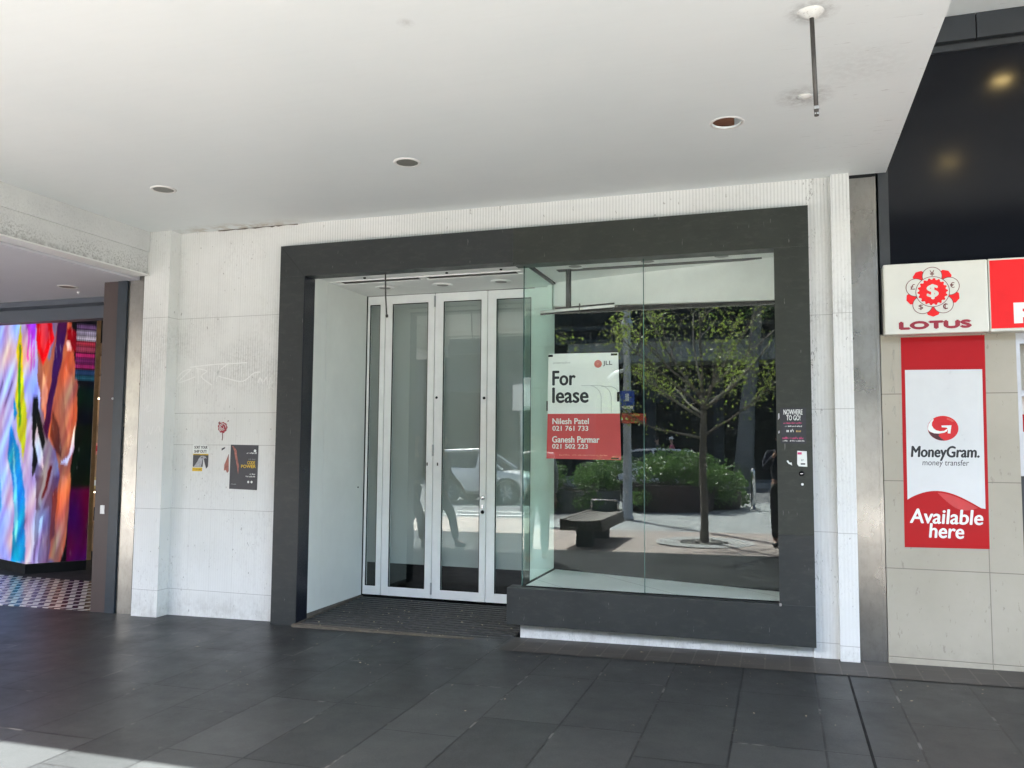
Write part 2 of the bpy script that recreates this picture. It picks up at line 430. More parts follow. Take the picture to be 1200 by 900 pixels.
MATS['mat'] = None
def matm():
    m, n = newmat('ribbed_entrance_mat')
    p = n.pos('obj'); x, y, z = n.xyz(p)
    c = n.mix(n.ramp(n.noise(p, 30, 4), .4, .7), (.022, .023, .024), (.05, .050, .048))
    c = n.mix(n.ramp(n.noise(p, 75, 2), .735, .76, 0, .8), c, (.32, .3, .26))
    n.put(n.b.inputs['Base Color'], c); n.b.inputs['Roughness'].default_value = .6
    return m
MATS['mat'] = matm()
def checker():
    m, n = newmat('zigzag_floor_tiles')
    p = n.pos(); x, y, z = n.xyz(p)
    tri = n.math('PINGPONG', n.math('MULTIPLY', y, 1.0), .075)
    u = n.math('ADD', x, n.math('MULTIPLY', tri, .9))
    k = n.math('GREATER_THAN', n.math('FRACT', n.math('MULTIPLY', n.math('ADD', u, 40), 7.0)), .5)
    c = n.mix(k, (.02, .02, .026), (.66, .64, .58))
    n.put(n.b.inputs['Base Color'], c); n.b.inputs['Roughness'].default_value = .25
    return m
MATS['zig'] = checker()
def screen_mat():
    m, n = newmat('led_picture')
    a = n.n.new('ShaderNodeVertexColor'); a.layer_name = 'picture'
    n.put(n.b.inputs['Base Color'], (.01, .01, .01)); n.b.inputs['Roughness'].default_value = .5
    n.b.inputs['Specular IOR Level'].default_value = .08
    n.link(a.outputs[0], n.b.inputs['Emission Color']); n.b.inputs['Emission Strength'].default_value = .065
    return m
MATS['led'] = screen_mat()
def emis(name, col, st):
    m, n = newmat(name); n.put(n.b.inputs['Base Color'], (.5, .5, .5)); n.put(n.b.inputs['Emission Color'], (*col, 1)); n.b.inputs['Emission Strength'].default_value = st
    return m
MATS['warmlamp'] = emis('warm_lamp', (1, .72, .28), 6.0)
MATS['shelflight'] = emis('shelf_light', (1, .85, .6), .6)
MATS['atmscreen'] = emis('lit_panel', (.5, .36, .2), .03)

# ------------------------------------------------------------------ mesh helpers
WLOC = {}
class MB:
    def __init__(s): s.bm = bmesh.new()
    def box(s, x0, x1, y0, y1, z0, z1, bev=0.0):
        g = bmesh.ops.create_cube(s.bm, size=1.0)['verts']
        for v in g:
            v.co = Vector(((x0 + x1) / 2 + v.co.x * (x1 - x0), (y0 + y1) / 2 + v.co.y * (y1 - y0), (z0 + z1) / 2 + v.co.z * (z1 - z0)))
        if bev:
            es = {e for v in g for e in v.link_edges}
            bmesh.ops.bevel(s.bm, geom=list(es), offset=bev, segments=2, affect='EDGES', profile=.6)
        return s
    def prism(s, pts, y0, y1):           # pts in x-z, extruded along y
        a = [s.bm.verts.new((x, y0, z)) for x, z in pts]; b = [s.bm.verts.new((x, y1, z)) for x, z in pts]
        try:
            s.bm.faces.new(a); s.bm.faces.new(b[::-1])
        except ValueError: pass
        k = len(pts)
        for i in range(k): s.bm.faces.new((a[i], b[i], b[(i + 1) % k], a[(i + 1) % k]))
        return s
    def prism_y(s, pts, x0, x1):          # pts in y-z, extruded along x
        a = [s.bm.verts.new((x0, y, z)) for y, z in pts]; b = [s.bm.verts.new((x1, y, z)) for y, z in pts]
        s.bm.faces.new(a); s.bm.faces.new(b[::-1]); k = len(pts)
        for i in range(k): s.bm.faces.new((a[i], b[i], b[(i + 1) % k], a[(i + 1) % k]))
        return s
    def quad(s, a, b, c, d):
        s.bm.faces.new([s.bm.verts.new(q) for q in (a, b, c, d)]); return s
    def tube(s, pts, rad, seg=10, cap=True):
        pts = [Vector(p) for p in pts]
        if not isinstance(rad, (list, tuple)): rad = [rad] * len(pts)
        rings = []
        t0 = (pts[1] - pts[0]).normalized()
        ref = Vector((0, 0, 1)) if abs(t0.z) < .9 else Vector((1, 0, 0))
        nrm = t0.cross(ref).normalized()
        for i, p in enumerate(pts):
            t = (pts[min(i + 1, len(pts) - 1)] - pts[max(i - 1, 0)]).normalized()
            nrm = (nrm - t * nrm.dot(t)).normalized(); bn = t.cross(nrm)
            rings.append([s.bm.verts.new(p + (nrm * math.cos(2 * PI * k / seg) + bn * math.sin(2 * PI * k / seg)) * rad[i]) for k in range(seg)])
        for a, b in zip(rings, rings[1:]):
            for k in range(seg): s.bm.faces.new((a[k], a[(k + 1) % seg], b[(k + 1) % seg], b[k]))
        if cap:
            s.bm.faces.new(rings[0][::-1]); s.bm.faces.new(rings[-1])
        return s
    def lathe(s, prof, c=(0, 0, 0), seg=24, axis='z', cap=True):   # prof: (r, h)
        rings = []
        for r, h in prof:
            ring = []
            for k in range(seg):
                a = 2 * PI * k / seg; u, v = r * math.cos(a), r * math.sin(a)
                q = (u, v, h) if axis == 'z' else ((u, h, v) if axis == 'y' else (h, u, v))
                ring.append(s.bm.verts.new(Vector(q) + Vector(c)))
            rings.append(ring)
        for a, b in zip(rings, rings[1:]):
            for k in range(seg): s.bm.faces.new((a[k], a[(k + 1) % seg], b[(k + 1) % seg], b[k]))
        if cap and prof[0][0] > 1e-6: s.bm.faces.new(rings[0][::-1])
        if cap and prof[-1][0] > 1e-6: s.bm.faces.new(rings[-1])
        return s
    def ring(s, r0, r1, y0, y1, c, seg=40):   # annulus in x-z plane, extruded in y
        V = []
        for r, yy in ((r0, y0), (r1, y0), (r1, y1), (r0, y1)):
            V.append([s.bm.verts.new((c[0] + r * math.cos(2 * PI * k / seg), yy, c[1] + r * math.sin(2 * PI * k / seg))) for k in range(seg)])
        for i in range(4):
            a, b = V[i], V[(i + 1) % 4]
            for k in range(seg): s.bm.faces.new((a[k], a[(k + 1) % seg], b[(k + 1) % seg], b[k]))
        return s
    def build(s, name, mat, parent=None, loc=None, smooth=False, label=None, cat=None, group=None, kind=None, recalc=True):
        if recalc: bmesh.ops.recalc_face_normals(s.bm, faces=s.bm.faces[:])
        off = Vector(loc) if loc is not None else (WLOC.get(parent.name, Vector()) if parent else Vector())
        if off.length: bmesh.ops.translate(s.bm, verts=s.bm.verts[:], vec=-off)
        me = bpy.data.meshes.new(name); s.bm.to_mesh(me); s.bm.free()
        if smooth:
            for p in me.polygons: p.use_smooth = True
        if mat: me.materials.append(MATS[mat] if isinstance(mat, str) else mat)
        o = bpy.data.objects.new(name, me); C.objects.link(o)
        if parent: o.parent = parent
        else: o.location = off
        WLOC[o.name] = off.copy()
        tag(o, label, cat, group, kind)
        return o

def tag(o, label=None, cat=None, group=None, kind=None):
    if label: o['label'] = label
    if cat: o['category'] = cat
    if group: o['group'] = group
    if kind: o['kind'] = kind
    return o

def thing(name, loc, label, cat, group=None):
    o = bpy.data.objects.new(name, None); C.objects.link(o); o.location = loc; o.empty_display_size = .1
    WLOC[o.name] = Vector(loc)
    return tag(o, label, cat, group)

def dup(root, loc, rz=None, label=None):
    r = root.copy(); C.objects.link(r); r.location = loc
    if rz is not None: r.rotation_euler[2] = rz
    if label: r['label'] = label
    for ch in list(root.children):
        c = ch.copy(); C.objects.link(c); c.parent = r
        for g in list(ch.children):
            d = g.copy(); C.objects.link(d); d.parent = c
    return r

def B(name, mat, parent, *boxes, bev=.0, **kw):
    m = MB()
    for b in boxes: m.box(*b, bev=bev)
    return m.build(name, mat, parent, **kw)

def text(name, s, box, y, mat, parent, bold=0.0, shear=0.0, ext=.0006):
    """lettering that fills the box (x0, x1, z0, z1), facing -y"""
    cu = bpy.data.curves.new(name, 'FONT'); cu.body = s; cu.size = 1;  cu.shear = shear; cu.resolution_u = 4
    cu.space_line = .95
    ob = bpy.data.objects.new(name, cu); C.objects.link(ob)
    dg = bpy.context.evaluated_depsgraph_get()
    me = bpy.data.meshes.new_from_object(ob.evaluated_get(dg))
    bpy.data.objects.remove(ob)
    xs = [v.co.x for v in me.vertices]; ys = [v.co.y for v in me.vertices]
    x0, x1, z0, z1 = box
    sx = (x1 - x0) / (max(xs) - min(xs)); sz = (z1 - z0) / (max(ys) - min(ys)); mx, my = min(xs), min(ys)
    off = WLOC.get(parent.name, Vector()) if parent else Vector()
    for v in me.vertices:
        v.co = Vector((x0 + (v.co.x - mx) * sx, y, z0 + (v.co.y - my) * sz)) - off
    bm = bmesh.new(); bm.from_mesh(me)
    if bold:                                   # heavier strokes: the same glyphs again, shifted a hair
        g0 = bm.verts[:] + bm.edges[:] + bm.faces[:]; d = bold * (z1 - z0) * 1.5
        for k, (dx, dz) in enumerate(((-d, 0), (d, 0), (0, d * .7), (0, -d * .7))):
            q = bmesh.ops.duplicate(bm, geom=g0)['geom']
            bmesh.ops.translate(bm, verts=[v for v in q if isinstance(v, bmesh.types.BMVert)], vec=(dx, -.00008 * (k + 1), dz))
    bmesh.ops.recalc_face_normals(bm, faces=bm.faces[:])
    for f in bm.faces:
        if f.normal.y > 0: f.normal_flip()
    bm.to_mesh(me); bm.free()
    me.materials.clear(); me.materials.append(MATS[mat])
    o = bpy.data.objects.new(name, me); C.objects.link(o); o.parent = parent
    WLOC[o.name] = off
    return o

def dashes(name, box, y, mat, parent, seed):
    """a line of print too small to read: broken strokes of uneven height"""
    x0, x1, z0, z1 = box; rs = random.Random(seed); m = MB(); h = z1 - z0; x = x0
    while x < x1:
        if rs.random() < .16: x += h * .4; continue
        wd = h * rs.uniform(.12, .3); zz = z0 + h * rs.choice((0, 0, 0, .3)); zt = z0 + h * rs.choice((.65, .65, 1.0, .5))
        m.box(x, min(x + wd, x1), y, y + .0005, zz, max(zt, zz + h * .15)); x += wd + h * rs.uniform(.08, .2)
    return m.build(name, mat, parent)

def circ(cx, cz, r, k=36, a0=0, a1=2 * PI, rz=None):
    rz = rz or r
    return [(cx + r * math.cos(a0 + (a1 - a0) * i / k), cz + rz * math.sin(a0 + (a1 - a0) * i / k)) for i in range(k + (0 if abs(a1 - a0 - 2 * PI) < 1e-6 else 1))]

def gz(x): return .004 + .0145 * max(-9.0, min(4.0, x))
def ground(name, mat, x0, x1, y0, y1, dz=0.0):
    m = MB()
    xs = [x for x in (-9.0, 4.0) if x0 < x < x1]; xs = [x0] + xs + [x1]
    ys = [y0, y1]
    vs = [[m.bm.verts.new((x, y, gz(x) + dz)) for y in ys] for x in xs]
    for a, b in zip(vs, vs[1:]): m.bm.faces.new((a[0], b[0], b[1], a[1]))
    o = m.build(name, mat, kind='structure')
    return o
# ================================================================== SETTING: ground and roads
ground('ground', 'asphalt', -300, 300, -320, 60, -.06)
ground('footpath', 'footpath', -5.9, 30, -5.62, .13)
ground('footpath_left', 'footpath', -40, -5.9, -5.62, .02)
B('joint_pavement', 'black', None, (.390, .404, -5.6, -.33, -.03, gz(.397) + .0012), kind='structure')
ground('edge_pavement', 'edgebrick', -2.04, 12, -.325, .115, .004)
ground('brick_pavement', 'brickband', -40, 30, -8.75, -5.62)
ground('drain_kerb', 'kerb', -4.6, 30, -8.86, -8.75, .003)
ground('paved_street', 'street', -4.6, 30, -17.0, -8.86)
ground('side_road', 'asphalt', -40, -4.6, -26.5, -8.75, -.012)
ground('road', 'asphalt', -4.6, 30, -26.5, -17.15, -.05)
B('kerb', 'kerb', None, (-4.6, 30, -17.15, -17.0, -.2, gz(3) - .03), kind='structure')
B('far_kerb', 'kerb', None, (-40, 30, -26.75, -26.5, -.2, .13), kind='structure')
m = MB()
for (x0, x1, y0, y1) in ((-9.5, -5.0, -9.35, -9.22), (-9.0, -4.9, -10.35, -10.22), (-14, -9.2, -9.35, -9.22), (-4.4, 29, -19.1, -18.95), (-4.4, 29, -22.4, -22.1)):
    z = gz((x0 + x1) / 2)
    m.quad((x0, y0, gz(x0) + .004 - (0 if y0 > -15 else .04)), (x1, y0, gz(x1) + .004 - (0 if y0 > -15 else .04)), (x1, y1 , gz(x1) + .004 - (0 if y0 > -15 else .04)), (x0, y1, gz(x0) + .004 - (0 if y0 > -15 else .04)))
m.build('road_marking', 'roadpaint', kind='structure')
B('far_footpath', 'street', None, (-40, 30, -31.0, -26.75, -.2, .12), kind='structure')

# ================================================================== THE SHOP
G0 = gz(-2)
shop = thing('shop_building', (-2.0, .1, 0), 'vacant white tiled shop with folding doors, glass display box and dark portal frame', 'building')
# wall skin in y = .1 with back thickness
B('wall', 'tile', shop, (-5.44, -4.228, .1, .30, -.2, 3.49), (-4.228, .2, .1, .30, 3.262, 3.49))
B('wall', 'tile_dirty', shop, (.2, .372, .098, .30, -.2, 3.49))
B('pillar', 'tile_pillar', shop, (-5.69, -5.405, -.04, .30, -.2, 3.49))
B('pillar', 'tile_clean', shop, (.372, .50, .04, .30, -.2, 3.49))
B('wall_plinth', 'plinth', shop, (-2.0, .2, .118, .30, -.2, .11))
# dark portal frame
B('frame_jamb', 'charcoal', shop, (-4.233, -3.985, 0, .152, -.2, 2.985))
B('frame_jamb', 'charcoal2', shop, (-.028, .214, 0, .152, .880, 2.965))
B('frame_jamb', 'charcoal', shop, (-.028, .214, .0005, .152, .385, .8785))
B('frame_header', 'charcoal', shop, (-4.233, -2.046, 0, .152, 2.9855, 3.266))
B('frame_header', 'charcoal2', shop, (-2.044, .214, 0, .152, 2.9655, 3.266))
B('frame_sill', 'charcoal', shop, (-2.078, .214, 0, .152, .1, .3845), bev=.003)
m = MB(); m.tube([(-4.231, -.0002, 3.264), (-3.987, -.0002, 2.988)], .0016, 4); m.build('mitre_seam', 'void', shop)
for zz in (.25, 1.0, 1.9, 2.8):
    m = MB(); m.lathe([(.006, -.0015), (.004, -.003), (0, -.003)], (-4.215, 0, zz), 10, 'y'); m.build('rivet', 'charcoal2', shop)
B('frame_reveal', 'reveal', shop, (-3.985, -3.979, .004, .17, -.1, 2.985))
# ---- display box
B('display_floor', 'dfloor', shop, (-1.97, .0, .105, 1.16, .33, .392))
B('display_ceiling', 'ceilwhite', shop, (-2.09, .0, .152, 1.16, 3.0, 3.08))
m = MB()
def wallstrip(m, a, b, z0, z1, th=.04):
    a = Vector((*a, 0)); b = Vector((*b, 0)); n = Vector((-(b - a).y, (b - a).x, 0)).normalized() * th
    q = [a, b, b + n, a + n]
    lo = [m.bm.verts.new((v.x, v.y, z0)) for v in q]; hi = [m.bm.verts.new((v.x, v.y, z1)) for v in q]
    m.bm.faces.new(lo[::-1]); m.bm.faces.new(hi)
    for i in range(4): m.bm.faces.new((lo[i], lo[(i + 1) % 4], hi[(i + 1) % 4], hi[i]))
wallstrip(m, (.0, .542), (-1.96, 1.062), .392, 2.95); m.build('display_backing', 'black', shop)
m = MB(); wallstrip(m, (.0, .50), (-1.96, 1.02), 2.64, 3.0)
for v in m.bm.verts:
    if v.co.z < 2.9: v.co.z = 2.66 + .12 * (-v.co.x / 1.96)
m.build('display_bulkhead', 'ceilwhite', shop)
B('display_side', 'panelwhite', shop, (-.012, .0, .152, 1.16, .392, 3.0))
# slot in the display ceiling, with cross ticks, and three ring lights
m = MB(); m.prism([(0, 0)] * 0 or [(-1.80, 2.9975), (-.12, 2.9975), (-.12, 3.0), (-1.80, 3.0)], .44, .53); m.build('ceiling_slot', 'slot', shop)
for cx, cy in ((-1.607, .33), (-1.002, .31), (-.42, .29)):
    m = MB(); m.lathe([(.055, 2.993), (.082, 2.988), (.09, 2.992), (.09, 3.0)], (cx, cy, 0), 28, cap=False); r_ = m.build('ring_light', 'white', shop, smooth=True)
    m = MB(); m.lathe([(0, 2.995), (.055, 2.994)], (cx, cy, 0), 28); m.build('lens', 'lens', r_)
# glass: two front panes, one return pane
GY0, GY1 = .080, .092
B('window_pane', 'glass', shop, (-1.972, -1.0035, GY0, GY1, .3855, 2.985))
B('window_pane', 'glass', shop, (-.9975, -.029, GY0, GY1, .3855, 2.965))
B('pane_joint', 'glassedge', shop, (-1.0035, -.9975, GY0 + .001, GY1 - .001, .3855, 2.985))
B('return_pane', 'sideglass', shop, (-1.972, -1.962, .094, 1.13, .393, 2.998))
B('glass_edge', 'glassedge', shop, (-1.979, -1.9725, .078, .094, .3855, 2.985))
for q_ in ((-1.985, -.03, .078, .10, .3846, .392), (-1.985, -1.95, .1, 1.13, .386, .3925), (-1.985, -1.95, .153, 1.13, 2.985, 2.9995)): B('pane_bead', 'black', shop, q_)

# ---- entrance recess
B('side_panel', 'panelwhite', shop, (-4.03, -3.982, .172, .385, .02, 3.02), (-4.03, -3.982, .39, 1.16, .02, 3.02))
B('panel_gap', 'slot', shop, (-4.035, -4.0, .3, .45, .02, 3.01))
B('panel_kick', 'brownconc0', shop, (-4.03, -3.986, .172, 1.16, -.2, .02))
m = MB(); m.lathe([(.008, 0), (.008, .006), (0, .006)], (0, 0, 0), 10, 'x')
for v in m.bm.verts: v.co += Vector((-3.983, 1.05, 1.08))
m.build('panel_fixing', 'black', shop)
B('entry_soffit', 'ceilwhite', shop, (-3.978, -2.0, .153, 1.24, 3.005, 3.09))
for x0, x1 in ((-3.86, -3.08), (-3.0, -2.16)):
    B('air_slot', 'slot', shop, (x0, x1, .40, .50, 3.001, 3.005))
B('slot_frame', 'ceilwhite', shop, (-3.95, -2.1, .385, .396, 2.996, 3.005), (-3.95, -2.1, .504, .515, 2.996, 3.005), (-3.07, -3.02, .39, .51, 2.996, 3.005))
for cx, cy in ((-3.59, .78), (-3.0, .80), (-2.42, .80)):
    m = MB(); m.lathe([(.055, 2.998), (.085, 2.99), (.095, 2.995), (.095, 3.005)], (cx, cy, 0), 28, cap=False); r_ = m.build('ring_light', 'white', shop, smooth=True)
    m = MB(); m.lathe([(0, 3.0), (.055, 2.9985)], (cx, cy, 0), 28); m.build('lens', 'lens', r_)
for x in (-3.55, -2.75, -2.25):
    m = MB(); m.lathe([(0, 2.994), (.012, 2.994), (.012, 3.005)], (x, .30, 0), 10); m.build('ceiling_fixing', 'black', shop)
# doors: sidelight, three folding leaves, white jamb post
DY = 1.17
def leaf(x0, x1, kind, stile=(.075, .055)):
    z0, z1 = .025, 3.0
    g = .0035
    x0 += g; x1 -= g
    l, r = stile
    m = MB()
    m.box(x0, x0 + l, DY, DY + .045, z0, z1, bev=.003); m.box(x1 - r, x1, DY, DY + .045, z0, z1, bev=.003)
    m.box(x0 + l, x1 - r, DY + .001, DY + .044, z0, z0 + .085); m.box(x0 + l, x1 - r, DY + .001, DY + .044, z1 - .085, z1)
    d = m.build('glazed_door' if kind == 'door' else 'sidelight', 'doorwhite', shop)
    B('door_pane', 'doorglass', d, (x0 + l, x1 - r, DY + .016, DY + .026, z0 + .085, z1 - .085))
    e = .006
    B('glazing_gasket', 'black', d, (x0 + l, x0 + l + e, DY + .004, DY + .0155, z0 + .085, z1 - .085), (x1 - r - e, x1 - r, DY + .004, DY + .0155, z0 + .085, z1 - .085),
      (x0 + l + e, x1 - r - e, DY + .004, DY + .0155, z0 + .085, z0 + .085 + e), (x0 + l + e, x1 - r - e, DY + .004, DY + .0155, z1 - .085 - e, z1 - .085))
    return d
def rosette(d, x, z, r, mat, name):
    m = MB(); m.lathe([(r, DY + .0), (r, DY - .006), (r * .6, DY - .012), (0, DY - .012)], (x, 0, z), 18, 'y'); m.build(name, mat, d, smooth=True)
sl_ = leaf(-3.978, -3.776, 'side', (.025, .055))
d1 = leaf(-3.776, -3.234, 'door', (.075, .07))
d2 = leaf(-3.234, -2.680, 'door', (.088, .062))
d3 = leaf(-2.680, -2.20, 'door', (.085, .04))
# this leaf is not quite shut: it is swung in by a degree and a half about its hinge side
hp = Vector((-2.680, DY, 0)) - WLOC[d3.name]; swing = Matrix.Translation(hp) @ Matrix.Rotation(R(1.5), 4, 'Z') @ Matrix.Translation(-hp)
for o_ in [d3] + list(d3.children): o_.data.transform(swing)
B('door_jamb', 'doorwhite', shop, (-2.20, -1.985, DY - .02, DY + .06, .02, 3.0), (-2.03, -1.985, .99, DY - .02, 2.72, 2.985))
B('door_head', 'slot', shop, (-3.98, -1.985, DY - .002, DY + .05, 3.0015, 3.0045))
rosette(d2, -2.712, 1.005, .022, 'chrome', 'lock'); rosette(d2, -2.712, .868, .017, 'black', 'keyhole')
rosette(d2, -3.203, 1.965, .012, 'black', 'keyhole'); rosette(d2, -2.708, 1.955, .013, 'black', 'keyhole')
B('lever', 'chrome', d2, (-2.716, -2.708, DY - .016, DY - .001, .905, .935))
for z in (.12, 1.45, 2.92):
    m = MB(); m.tube([(-3.234, DY - .006, z - .055), (-3.234, DY - .006, z + .055)], .009, 10); m.build('hinge', 'galv', d1)
for dd, x in ((d1, -3.30), (d2, -3.19)):
    B('latch', 'slot', dd, (x, x + .012, DY - .003, DY + .001, 1.3, 1.33))
# behind the doors: grey blind, dark floor
B('door_blind', 'blind', shop, (-3.97, -1.99, DY + .07, DY + .076, .33, 3.0))
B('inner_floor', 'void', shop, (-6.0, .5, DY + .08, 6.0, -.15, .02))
B('inner_wall', 'void', shop, (-5.69, .5, 5.9, 6.0, .02, 3.6), (-5.69, -5.6, .3, 5.9, -.1, 3.6), (.4, .5, .3, 5.9, -.1, 3.6))  # dark walls and ceiling added to shut sky light out of the shop
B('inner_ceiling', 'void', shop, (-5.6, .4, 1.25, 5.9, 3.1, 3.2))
B('upper_wall', 'render', shop, (-5.69, .6, .31, 6.0, 3.6, 9.0))  # unseen upper block, added to stop sky light from behind

# ---- entrance mat (a thing of its own in the recess floor)
mat_ = thing('entrance_mat', (-3.0, .6, 0), 'black ribbed entrance mat littered with leaf scraps in the door recess', 'doormat')
def mz(y): return -.034 + .040 * y / 1.165
m = MB(); m.prism_y([(.02, -.2), (1.165, -.2), (1.165, mz(1.165) - .012), (.02, mz(.02) - .012)], -3.96, -2.06); m.build('mat_base', 'void', mat_)
m = MB(); y = .035
while y < 1.1:
    m.prism_y([(y, mz(y) - .013), (y + .044, mz(y) - .013), (y + .044, mz(y + .044) + .002), (y + .038, mz(y) + .006), (y + .006, mz(y) + .006), (y, mz(y) + .002)], -3.955, -2.065); y += .0745
m.build('mat_rib', 'mat', mat_)
MATS['brownconc'] = plain('brown_threshold', (.10, .085, .065), .8, var=.35, vs=14, kind='geo')
B('mat_frame', 'brownconc', mat_, (-3.99, -2.04, -.05, .019, -.2, -.030))
m = MB(); m.prism_y([(.019, -.2), (1.165, -.2), (1.165, mz(1.165) + .006), (.019, mz(.02) + .006)], -3.985, -3.961); m.build('mat_frame', 'brownconc', mat_)
m = MB(); rs = random.Random(5)
for i in range(110):
    x, y = rs.uniform(-3.9, -2.1), rs.uniform(-.1, 1.1); s_ = rs.uniform(.004, .014); a = rs.uniform(0, 6.3); z = mz(max(y, .02)) + .0065
    if y < -.045: z = gz(x) + .002
    q = [(x + s_ * math.cos(a + k * 1.57) * (1 if k % 2 else .55), y + s_ * math.sin(a + k * 1.57) * (1 if k % 2 else .55), z + rs.uniform(0, .006)) for k in range(4)]
    m.quad(*q)
for i in range(190):
    x, y = rs.uniform(-4.4, 1.3), -.05 - abs(rs.gauss(0, .9)); s_ = rs.uniform(.003, .011) * (1.6 if rs.random() < .08 else 1); a = rs.uniform(0, 6.3); z = gz(x) + .006
    m.quad(*[(x + s_ * math.cos(a + k * 1.57) * (1 if k % 2 else .5), y + s_ * math.sin(a + k * 1.57) * (1 if k % 2 else .5), z + rs.uniform(0, .004)) for k in range(4)])
m.build('litter', 'goldink', kind='stuff', label='scattered pale leaf scraps and litter on the paving by the door', cat='litter')
MATS['goldink2'] = plain('leaf_scrap', (.34, .29, .2), .8, var=.5, vs=30)
bpy.data.objects['litter'].data.materials.clear(); bpy.data.objects['litter'].data.materials.append(MATS['goldink2'])

# ---- track light inside the display
trk = thing('track_light', (-1.68, .45, 3.0), 'black ceiling post carrying a slim tube light inside the glass display', 'light')
B('post', 'black', trk, (-1.715, -1.675, .44, .47, 2.665, 3.0))
m = MB(); m.tube([(-2.0 + .06, .45, 2.642), (-1.3, .45, 2.668)], .013, 12); m.build('tube', 'white', trk, smooth=True)
m = MB(); m.tube([(-1.94, .45, 2.624), (-1.3, .45, 2.650)], .0085, 8); m.tube([(-1.70, .45, 2.672), (-1.3, .45, 2.688)], .007, 8); m.build('rail', 'black', trk)
B('clip', 'black', trk, (-1.60, -1.594, .435, .465, 2.62, 2.70))

# ---- rod hanging in the doorway
m = MB(); m.tube([(-3.256, .13, 2.985), (-3.25, .13, 2.78), (-3.236, .13, 2.62)], [.007, .007, .006], 8); m.lathe([(0, 2.60), (.012, 2.605), (.012, 2.625), (.006, 2.63)], (-3.235, .13, 0), 8)
m.build('hanging_rod', 'rust', label='thin dark rod hanging down from the portal header in front of the doors', cat='rod', loc=(-3.25, .13, 2.985))

# ================================================================== FOR LEASE SIGN behind the front pane
les = thing('lease_sign', (-1.49, .1, 1.395), 'white and red for lease sign fixed inside the display window', 'sign')
Y = .103
m = MB(); m.prism([(-1.777, 1.757), (-1.193, 1.757), (-1.205, 2.236), (-1.772, 2.24)], Y, Y + .006); m.build('sign_board', 'paperwhite', les)
m = MB(); m.prism([(-1.785, 1.40), (-1.184, 1.395), (-1.193, 1.7565), (-1.777, 1.7565)], Y, Y + .006); m.build('red_panel', 'signred', les)
T = Y - .0012
text('lettering', 'For', (-1.735, -1.55, 1.985, 2.10), T, 'ink', les, .026)
text('lettering', 'lease', (-1.735, -1.445, 1.845, 1.965), T, 'ink', les, .026)
text('lettering', 'Nilesh Patel', (-1.735, -1.44, 1.675, 1.72), T, 'paperwhite', les, .02)
text('lettering', '021 761 733', (-1.735, -1.445, 1.622, 1.66), T, 'paperwhite', les, .02)
text('lettering', 'Ganesh Parmar', (-1.737, -1.355, 1.528, 1.578), T, 'paperwhite', les, .02)
text('lettering', '021 502 223', (-1.737, -1.448, 1.48, 1.516), T, 'paperwhite', les, .02)
text('lettering', 'property.jll.nz', (-1.73, -1.59, 2.155, 2.175), T, 'greyline', les)
text('lettering', 'JLL', (-1.325, -1.252, 2.13, 2.172), T, 'ink', les, .01)
dashes('small_print', (-1.68, -1.29, 1.425, 1.437), T, 'peach', les, 2)
m = MB(); m.prism(circ(-1.365, 2.15, .031), T, T + .001); lg = m.build('logo', 'peach', les)
m = MB()
for r in (.012, .02, .027): m.ring(r - .0015, r + .0015, T - .001, T - .0004, (-1.365, 2.15), 30)
m.build('logo_ring', 'signred', les)
m = MB()
for k, (cx, r) in enumerate(((-1.44, .10), (-1.36, .10), (-1.28, .09))):
    pts = [(cx + r * math.sin(a), 1.88 + r * math.cos(a)) for a in [i * PI / 2 / 12 for i in range(13)]]
    pts = [(cx - .06, 1.98 if r == .1 else 1.97)] + pts + [(cx + r, 1.762)]
    m.tube([(x, T, z) for x, z in pts], .0012, 4)
m.build('arch_line', 'greyline', les)
for q_ in ((-1.772, -1.735, Y - .003, Y, 2.215, 2.232), (-1.262, -1.21, Y - .003, Y, 2.213, 2.23), (-1.786, -1.776, Y - .003, Y, 1.78, 1.86), (-1.214, -1.196, Y - .003, Y, 1.85, 1.925), (-1.262, -1.20, Y - .003, Y, 1.402, 1.412)): B('fixing_tab', 'black', les, q_)

# ================================================================== flyers and stickers
p1 = thing('torn_flyer', (-5.08, .1, 1.2), 'small torn black and yellow bird flyer pasted on the white tiled wall', 'poster')
T = .0968
m = MB(); m.prism([(-5.178, 1.285), (-5.072, 1.285), (-5.065, 1.38), (-5.05, 1.33), (-5.03, 1.27), (-5.012, 1.29), (-5.01, 1.40), (-5.178, 1.40)], T, .1); m.build('bird_panel', 'posterdark', p1)
m = MB(); m.prism([(-5.178, 1.40), (-5.01, 1.40), (-5.01, 1.462), (-5.03, 1.487), (-5.178, 1.489)], T, .1); m.build('title_panel', 'paperwhite', p1)
B('border', 'yellowink', p1, (-5.178, -5.01, T - .0006, T + .0001, 1.393, 1.405)); 
m = MB(); m.prism([(-5.182, 1.245), (-5.075, 1.245), (-5.075, 1.278), (-5.182, 1.278)], T, .1); m.build('footer', 'yellowink', p1)
m = MB(); m.prism([(-5.165, 1.287), (-5.085, 1.287), (-5.075, 1.33), (-5.07, 1.352), (-5.04, 1.368), (-5.028, 1.362), (-5.035, 1.378), (-5.065, 1.388), (-5.09, 1.385), (-5.11, 1.365), (-5.13, 1.33)], T - .001, T); m.build('bird', 'greyink', p1)
m = MB(); m.prism(circ(-5.078, 1.372, .006, 12), T - .0016, T - .0009); m.build('bird_eye', 'ink', p1)
text('lettering', 'SORT YOUR', (-5.165, -5.022, 1.452, 1.478), T - .0006, 'ink', p1, .03)
text('lettering', 'SHIP OUT!', (-5.165, -5.032, 1.415, 1.440), T - .0006, 'ink', p1, .03)
dashes('small_print', (-5.15, -5.085, 1.255, 1.267), T - .0006, 'ink', p1, 3)
